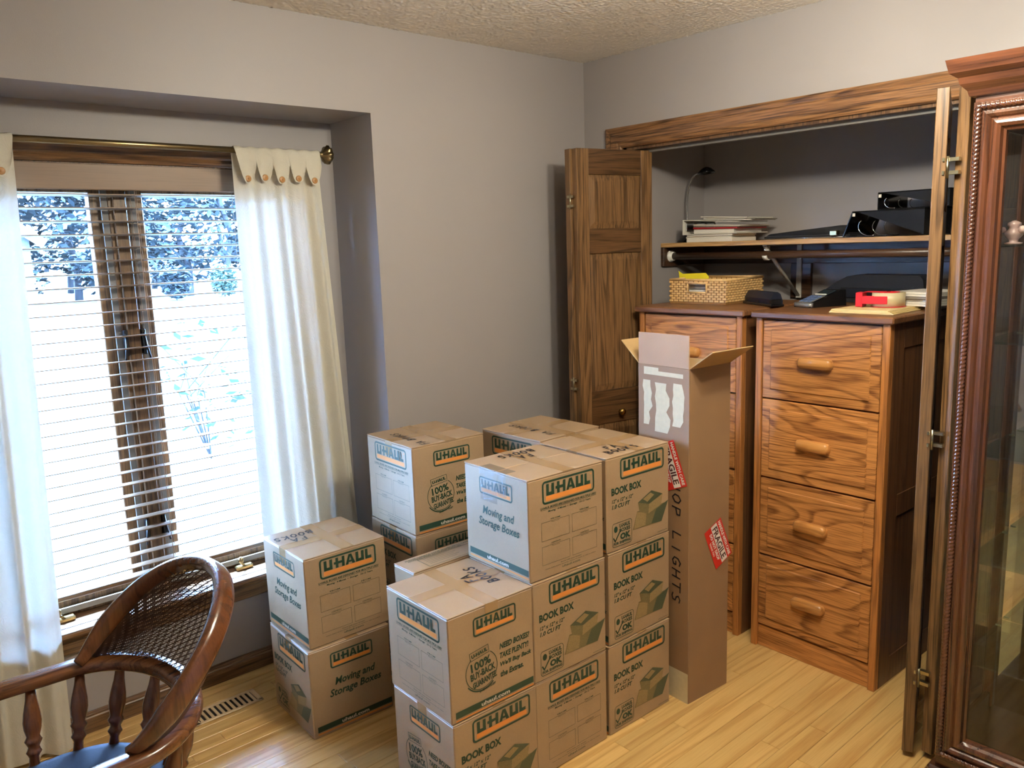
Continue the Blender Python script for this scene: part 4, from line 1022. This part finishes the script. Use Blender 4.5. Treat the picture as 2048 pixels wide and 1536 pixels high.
b.add(vs, [(k, (k+1) % n, n+(k+1) % n, n+k) for k in range(n)]+[tuple(range(n, 2*n)), tuple(range(n))], Mz, 0, True); b.build('upper_cover', 'black_cloth', t)
MB().tube([Mz @ Vector((x*1.003, y*1.003, .004)) for x, y in P], .0026, 6, closed=True).build('zipper', 'chrome', t)
MB().box(-.105, -.075, -.155, -.125, .010, .030, .002).build('buckle', 'antique_brass', t)
def black_binder(label, loc, rz, ln, hgt, lean=0):
    # lying on its back cover, spine at the left (+y); the sheaf inside leaves a triangular hollow with the rings
    t = thing('black_binder', label, 'binder', loc, rz, 'black ring binders on the closet shelf')
    MB().box(-.12, .14, -ln, 0, 0, .003, .001).build('cover', 'black_gloss', t)
    MB().prism([(0, .003), (lean, hgt-.003), (lean-.004, hgt-.003), (-.004, .003)], -.12, .14, Matrix(((0, 0, 1, 0), (1, 0, 0, 0), (0, 1, 0, 0), (0, 0, 0, 1)))).build('spine', 'black_gloss', t)
    MB().box(-.12, .14, -ln, lean, hgt-.003, hgt, .001).build('cover', 'black_vinyl', t)
    MB().prism([(lean-.02, hgt-.0035), (-ln+.002, hgt-.0035), (-ln+.002, .0035)], -.115, .135, Matrix(((0, 0, 1, 0), (1, 0, 0, 0), (0, 1, 0, 0), (0, 0, 0, 1)))).build('sheaf', 'black_vinyl', t)
    r = hgt*.40
    for xx in (-.112, .01, .115): MB().tube([(xx, lean-.02-r*1.3+r*1.2*math.cos(a), .004+r*.9+r*.9*math.sin(a)) for a in [-1.9+2.6*k/14 for k in range(15)]], .0017, 6).build('ring', 'chrome', t)
    MB().box(-.1225, -.1205, lean-.014, lean-.004, hgt-.020, hgt-.008).build('label_tab', 'paper', t)
    return t
black_binder('lower glossy black ring binder lying open-ended on the closet shelf', (.43, -1.102, SH+.001), 0, .31, .100, -.035)
black_binder('upper black ring binder stacked on the other one by the folded door', (.44, -1.232, SH+.1015), 0, .26, .066)

# ------------------------------------------------------------------ things on the file cabinets
CT = 1.3635
# woven basket
t = thing('woven_basket', 'rectangular woven tan paper basket on the left file cabinet', 'basket', (.245, -.56, CT), .05)
bxh, byh, bz = .155, .140, .108
b = MB(); k = .006
b.box(-bxh, bxh, -byh, byh, 0, k)
b.box(-bxh, bxh, byh-k, byh, k, bz-.004); b.box(-bxh, bxh, -byh, -byh+k, k, bz-.004); b.box(bxh-k, bxh, -byh+k, byh-k, k, bz-.004)
for y0, y1, z0, z1 in ((-byh+k, -.045, k, bz-.004), (.045, byh-k, k, bz-.004), (-.045, .045, k, .052), (-.045, .045, .088, bz-.004)): b.box(-bxh, -bxh+k, y0, y1, z0, z1)
b.build('shell', 'wicker', t)
b = MB()
def weave(fr, ln, hole=False):
    n = int(ln/.0125); m_ = 9
    for i in range(n):
        for j in range(m_):
            if (i+j) % 2: continue
            u = -ln/2+(i+.5)*ln/n; v = .008+(j+.5)*(bz-.016)/m_
            if hole and abs(u) < .05 and .046 < v < .094: continue
            b.box(u-ln/n*.80, u+ln/n*.80, v-.0044, v+.0044, -.001, .0030, .0018, fr)
weave(frame((-bxh, 0, 0), (0, -1, 0), (0, 0, 1)), 2*byh, True); weave(frame((0, -byh, 0), (1, 0, 0), (0, 0, 1)), 2*bxh); weave(frame((0, byh-k, 0), (1, 0, 0), (0, 0, 1)), 2*bxh-.01); weave(frame((bxh-k, 0, 0), (0, -1, 0), (0, 0, 1)), 2*byh-.01)
o = b.build('weave', 'wicker_pale', t); o['kind'] = 'stuff'
b = MB(); ring = [(-bxh, -byh, bz-.004), (bxh, -byh, bz-.004), (bxh, byh, bz-.004), (-bxh, byh, bz-.004)]
for p, q in zip(ring, ring[1:]+ring[:1]): b.cyl(p, q, .0055, 8)
b.build('rim', 'wicker_pale', t)
b = MB(); zc = .07; rp = [(-bxh-.003, y_, z_) for y_, z_ in ((-.047, .05), (.047, .05), (.047, .09), (-.047, .09))]
for p, q in zip(rp, rp[1:]+rp[:1]): b.cyl(p, q, .004, 8)
b.build('handle_rim', 'wicker_pale', t)
t = thing('yellow_folder', 'bright yellow folder sticking up out of the woven basket', 'folder', (.20, -.47, CT+.0935), .1)
MB().prism([(-.07, 0), (.07, 0), (.075, .018), (.055, .036), (-.06, .032), (-.085, .046)], 0, .003, frame((0, 0, 0), (0, -1, 0), (.30, 0, 1))).build('sheet', 'yellow_paper', t)
t = thing('loose_papers', 'pale papers lying inside the woven basket', 'papers', (.22, -.57, CT+.0065), .05)
for i in range(6): MB().box(-.10, .11, -.10, .10, .002+i*.014, .012+i*.014, .001).build('sheaf', 'paper', t)
# three-hole punch
t = thing('hole_punch', 'long black three-hole punch beside the woven basket', 'hole punch', (.165, -.842, CT), -.55)
Mp = frame((0, 0, 0), (0, -1, 0), (0, 0, 1))
MB().box(-.03, .03, -.125, .125, 0, .010, .003).build('base', 'black_plastic', t)
MB().prism([(-.020, .010), (.028, .010), (.028, .022), (.018, .050), (.006, .058), (-.010, .056), (-.026, .030)], -.112, .112, Matrix(((1, 0, 0, 0), (0, 0, 1, 0), (0, 1, 0, 0), (0, 0, 0, 1)))).build('lever', 'navy_plastic', t)
for y_ in (-.108, 0, .108): MB().box(-.024, .02, y_-.009, y_+.009, .009, .030, .002).build('punch_head', 'black_plastic', t)
# cordless phone handset base
t = thing('desk_phone', 'silver and black office phone with blue keys on the right file cabinet', 'phone', (.20, -1.075, CT), -.35)
b = MB(); P = [(-.09, .0), (-.085, .016), (-.02, .034), (.06, .062), (.085, .062), (.09, 0)]
b.prism(P, -.045, .045, Matrix(((1, 0, 0, 0), (0, 0, 1, 0), (0, 1, 0, 0), (0, 0, 0, 1)))); b.build('body', 'black_plastic', t)
MB().tube([(-.09+.004*math.cos(a)+(.0 if abs(y_) < .04 else .008), y_, .010) for a, y_ in ((0, -.047), (0, -.03), (0, 0), (0, .03), (0, .047))], .010, 10).build('front_trim', 'silver_plastic', t)
sl_ = math.atan2(.046, .145); Ms = Matrix.Translation((-.085, 0, .0165)) @ Matrix.Rotation(-sl_, 4, 'Y')
MB().box(.004, .082, -.036, .036, 0, .003, .002, Ms).build('keypad_plate', 'silver_plastic', t)
km = MB().box(-.006, .006, -.0075, .0075, 0, .003, .001).mesh('key', 'blue_key')
for i in range(4):
    for j in range(3): link('key', km, t, Ms @ Matrix.Translation((.014+i*.017, -.022+j*.022, .003)))
MB().box(.096, .142, -.032, .032, 0, .003, .001, Ms).build('display', 'screen', t)
MB().box(.088, .094, -.030, .030, .001, .005, .001, Ms).build('indicator_strip', 'white_plastic', t)
# black padded case behind
t = thing('padded_case', 'low black padded case with curved end standing behind the tape dispenser', 'case', (.47, -1.17, CT))
P = [(-.215, 0), (-.21, .03), (-.185, .055), (-.14, .085), (-.095, .107), (-.06, .113), (.19, .111), (.205, .095), (.212, .05), (.21, 0)]
MB().prism(P, -.06, .05, frame((0, 0, 0), (0, -1, 0), (0, 0, 1))).build('shell', 'black_cloth', t)
MB().box(-.056, -.0525, -.14, .12, .02, .06, .001).build('pocket', 'black_vinyl', t)
# manila folders, tape dispenser, paper bundle
t = thing('manila_folders', 'cream manila folders stacked at the front edge of the right file cabinet', 'folders', (.10, -1.34, CT), .02)
for i in range(4):
    MB().box(-.145+.004*i, .155, -.125+.006*i, .105-.002*i, i*.0032, i*.0032+.0028, .0006, Matrix.Rotation(-.012*i, 4, 'Z')).build('folder', 'folder_manila', t)
t = thing('tape_dispenser', 'red packing tape dispenser with tan tape roll lying on manila folders', 'tape dispenser', (.135, -1.352, CT+.0135), .15)
b = MB(); b.lathe([(0, .0375), (0, .056), (1, .056), (1, .0375), (0, .0375)], (0, -.018, .002), (0, -.018, .051), 36); b.build('tape_roll', 'tape_roll', t)
b = MB(); b.lathe([(0, .034), (0, .060), (.3, .060), (.3, .034)], (0, -.018, 0), (0, -.018, .0055), 36); b.lathe([(0, .030), (0, .0372), (1, .0372), (1, .030), (0, .030)], (0, -.018, .0055), (0, -.018, .053), 30); b.build('hub', 'tape_red', t)
b = MB(); b.box(-.045, .0, .058, .085, 0, .052, .002); b.box(-.045, -.041, .02, .06, .012, .040, .001); b.box(-.0615, -.058, -.03, .06, .012, .040, .001); b.box(-.0615, -.041, .056, .062, 0, .052, .001); b.box(-.03, .02, -.02, .06, .052, .0545, .001); b.build('dispenser_frame', 'tape_red', t)
t = thing('paper_bundle', 'rough-edged bundle of papers beside the folded door on the cabinet', 'papers', (.28, -1.452, CT+.0135), -.2)
rd = random.Random(3)
for i in range(6):
    MB().box(-.10+rd.uniform(-.008, .008), .10, -.085, .085+rd.uniform(-.006, .008), i*.0085, i*.0085+.0075, .001).build('sheaf', ['paper', 'paper', 'binder_white', 'folder_grey', 'paper', 'paper'][i], t)

# ------------------------------------------------------------------ ceiling light (out of frame, above the room)
t = thing('ceiling_light', 'three-arm brass ceiling light with small glowing globes', 'ceiling light', (-1.2, -1.8, H))
MB().lathe([(0, .065), (.3, .065), (.45, .02), (1, .02)], (0, 0, 0), (0, 0, -.11), 24).build('mount', 'brass', t)
for k in range(3):
    a = .5+k*2*PI/3; p = Vector((math.cos(a)*.17, math.sin(a)*.17, -.165))
    MB().tube(smooth_pts([(0, 0, -.10), (p.x*.5, p.y*.5, -.075), (p.x, p.y, -.10), (p.x, p.y, -.12)]), .006, 8).build('arm', 'brass', t)
    MB().lathe([(.02, .012)]+[(.5-.5*math.cos(PI*q/12), .047*math.sin(PI*q/12)) for q in range(1, 12)]+[(1, .003)], (p.x, p.y, p.z+.047), (p.x, p.y, p.z-.047), 20).build('globe', 'lamp_dome', t)

# ------------------------------------------------------------------ outdoors
GZ = -.35
g = MB(); g.box(-90, 90, -60, 120, GZ-.2, GZ); struct(g.build('ground', 'lawn'))
struct(MB().box(-6, 4, D+.16, 1.15, 2.32, 2.42).build('trim_4', 'soffit'))
def leaves(b, c, rad, n, size, rd, shell=.35):
    for _ in range(n):
        while True:
            p = Vector((rd.uniform(-1, 1), rd.uniform(-1, 1), rd.uniform(-1, 1)))
            if shell < p.length < 1: break
        p = Vector((c[0]+p.x*rad[0], c[1]+p.y*rad[1], c[2]+p.z*rad[2])); s = size*rd.uniform(.6, 1.3)
        q = Matrix.Rotation(rd.uniform(0, 6.28), 3, 'Z') @ Matrix.Rotation(rd.uniform(-1.0, 1.0), 3, 'X') @ Matrix.Rotation(rd.uniform(0, 3.1), 3, 'Z')
        e1 = q @ Vector((s, 0, 0)); e2 = q @ Vector((0, s*.55, 0)); k = len(b.v)
        b.v += [p-e1, p-e2*.9, p+e1, p+e2*.9]; b.f.append([k, k+1, k+2, k+3]); b.m.append(0); b.s.append(False)
def tree(label, x, y, h, rd, dens=1.0, low=.2, mat='leaf', sz=.26, wid=.30):
    t = thing('broadleaf_tree', label, 'tree', (x, y, GZ), 0, 'trees beyond the lawn')
    pts = [(rd.uniform(-.15, .15)*i, rd.uniform(-.15, .15)*i, h*i/6*.85) for i in range(7)]
    b = MB(); b.tube(smooth_pts(pts, 3), [.2*(1-.75*i/18) for i in range(19)], 8); b.build('trunk', 'bark', t)
    b = MB()
    for i in range(16):
        z = h*(low+(1-low)*rd.random()); rr_ = h*wid*(1-.45*abs(z/h-.5)); a = rd.uniform(0, 6.28); d = rr_*rd.uniform(.1, .9)
        leaves(b, (d*math.cos(a), d*math.sin(a), z), (rr_*.5, rr_*.5, rr_*.32), int(150*dens), sz, rd, .2)
    b.build('crown', mat, t, fix=False); return t
rd = random.Random(21)
desc = ['dense shaded tree directly right of the neighbouring house', 'dark leafy tree left of the window mullion', 'dark tree behind the window mullion', 'tall open tree just right of the mullion',
        'bright-leaved tree between the mullion and the right curtain', 'slender tree beside the right curtain edge', 'leafy tree half behind the right curtain']
spots = [(7.8, 42, 12, 1.1), (9.0, 40, 12, 1.1), (11.0, 43, 12, .9), (12.6, 40, 11, .55), (14.4, 39, 11, .6), (16.2, 41, 11, .6), (18.6, 40, 12, .7)]
for d_, (x, y, h, dn) in zip(desc, spots): tree(d_, x, y, h, rd, dn, .08, wid=.24)
desc2 = ['tall shadowy tree behind the neighbouring house roof', 'shadowy woodland tree deep left of the mullion', 'shadowy woodland tree deep right of the mullion', 'shadowy woodland tree deep behind the right curtain']
for d_, (x, y) in zip(desc2, ((5.5, 53), (10, 53), (15, 53), (20, 53))): tree(d_, x, y, 13, rd, 1.1, .06, wid=.34, sz=.34)
def shrub(label, x, y, h, n, mat, sz):
    t = thing('leafy_shrub', label, 'shrub', (x, y, GZ), 0, 'shrubs outside the window'); b = MB(); rr_ = random.Random(int(x*100)+9)
    for i in range(6): b.tube([(0, 0, 0), (rr_.uniform(-.2, .2)*h, rr_.uniform(-.2, .2)*h, h*.5), (rr_.uniform(-.4, .4)*h, rr_.uniform(-.4, .4)*h, h*.9)], .006*h, 5)
    b.build('stems', 'bark', t); b = MB(); leaves(b, (0, 0, h*.55), (h*.45, h*.45, h*.5), n, sz, rr_, .1); b.build('foliage', mat, t, fix=False)
shrub('pale green shrub just outside the right window sash', .05, 5.2, 1.35, 260, 'leaf_pale', .07)
shrub('low dark shrub at the lawn edge right of the mullion', 10.5, 36, 1.6, 900, 'leaf', .16)
shrub('low shrub at the lawn edge by the right curtain', 13.0, 36.5, 1.5, 900, 'leaf_pale', .16)
# neighbouring house
hs = thing('neighbour_house', 'pale neighbouring house corner with white roof edge seen through the blind', 'house', (.65, 37, GZ))
b = MB(); b.prism([(-5.9, 0), (4.3, 0), (4.3, 3.1), (-.8, 7.0), (-5.9, 3.1)], -8, 0, Matrix(((1, 0, 0, 0), (0, 0, -1, 0), (0, 1, 0, 0), (0, 0, 0, 1)))); b.build('wall', 'siding', hs)
sl2 = math.atan2(3.9, 5.1); ln = math.hypot(5.6, 5.6*3.9/5.1)
b = MB(); b.box(0, ln, -.4, 8.2, 0, .15, 0, Matrix.Translation((-.8, 0, 7.02)) @ Matrix.Rotation(sl2, 4, 'Y')); b.build('roof', 'roof_shingle', hs)
b = MB(); b.box(0, ln, -.45, -.38, -.22, .18, 0, Matrix.Translation((-.8, 0, 7.02)) @ Matrix.Rotation(sl2, 4, 'Y')); b.build('fascia', 'fascia', hs)
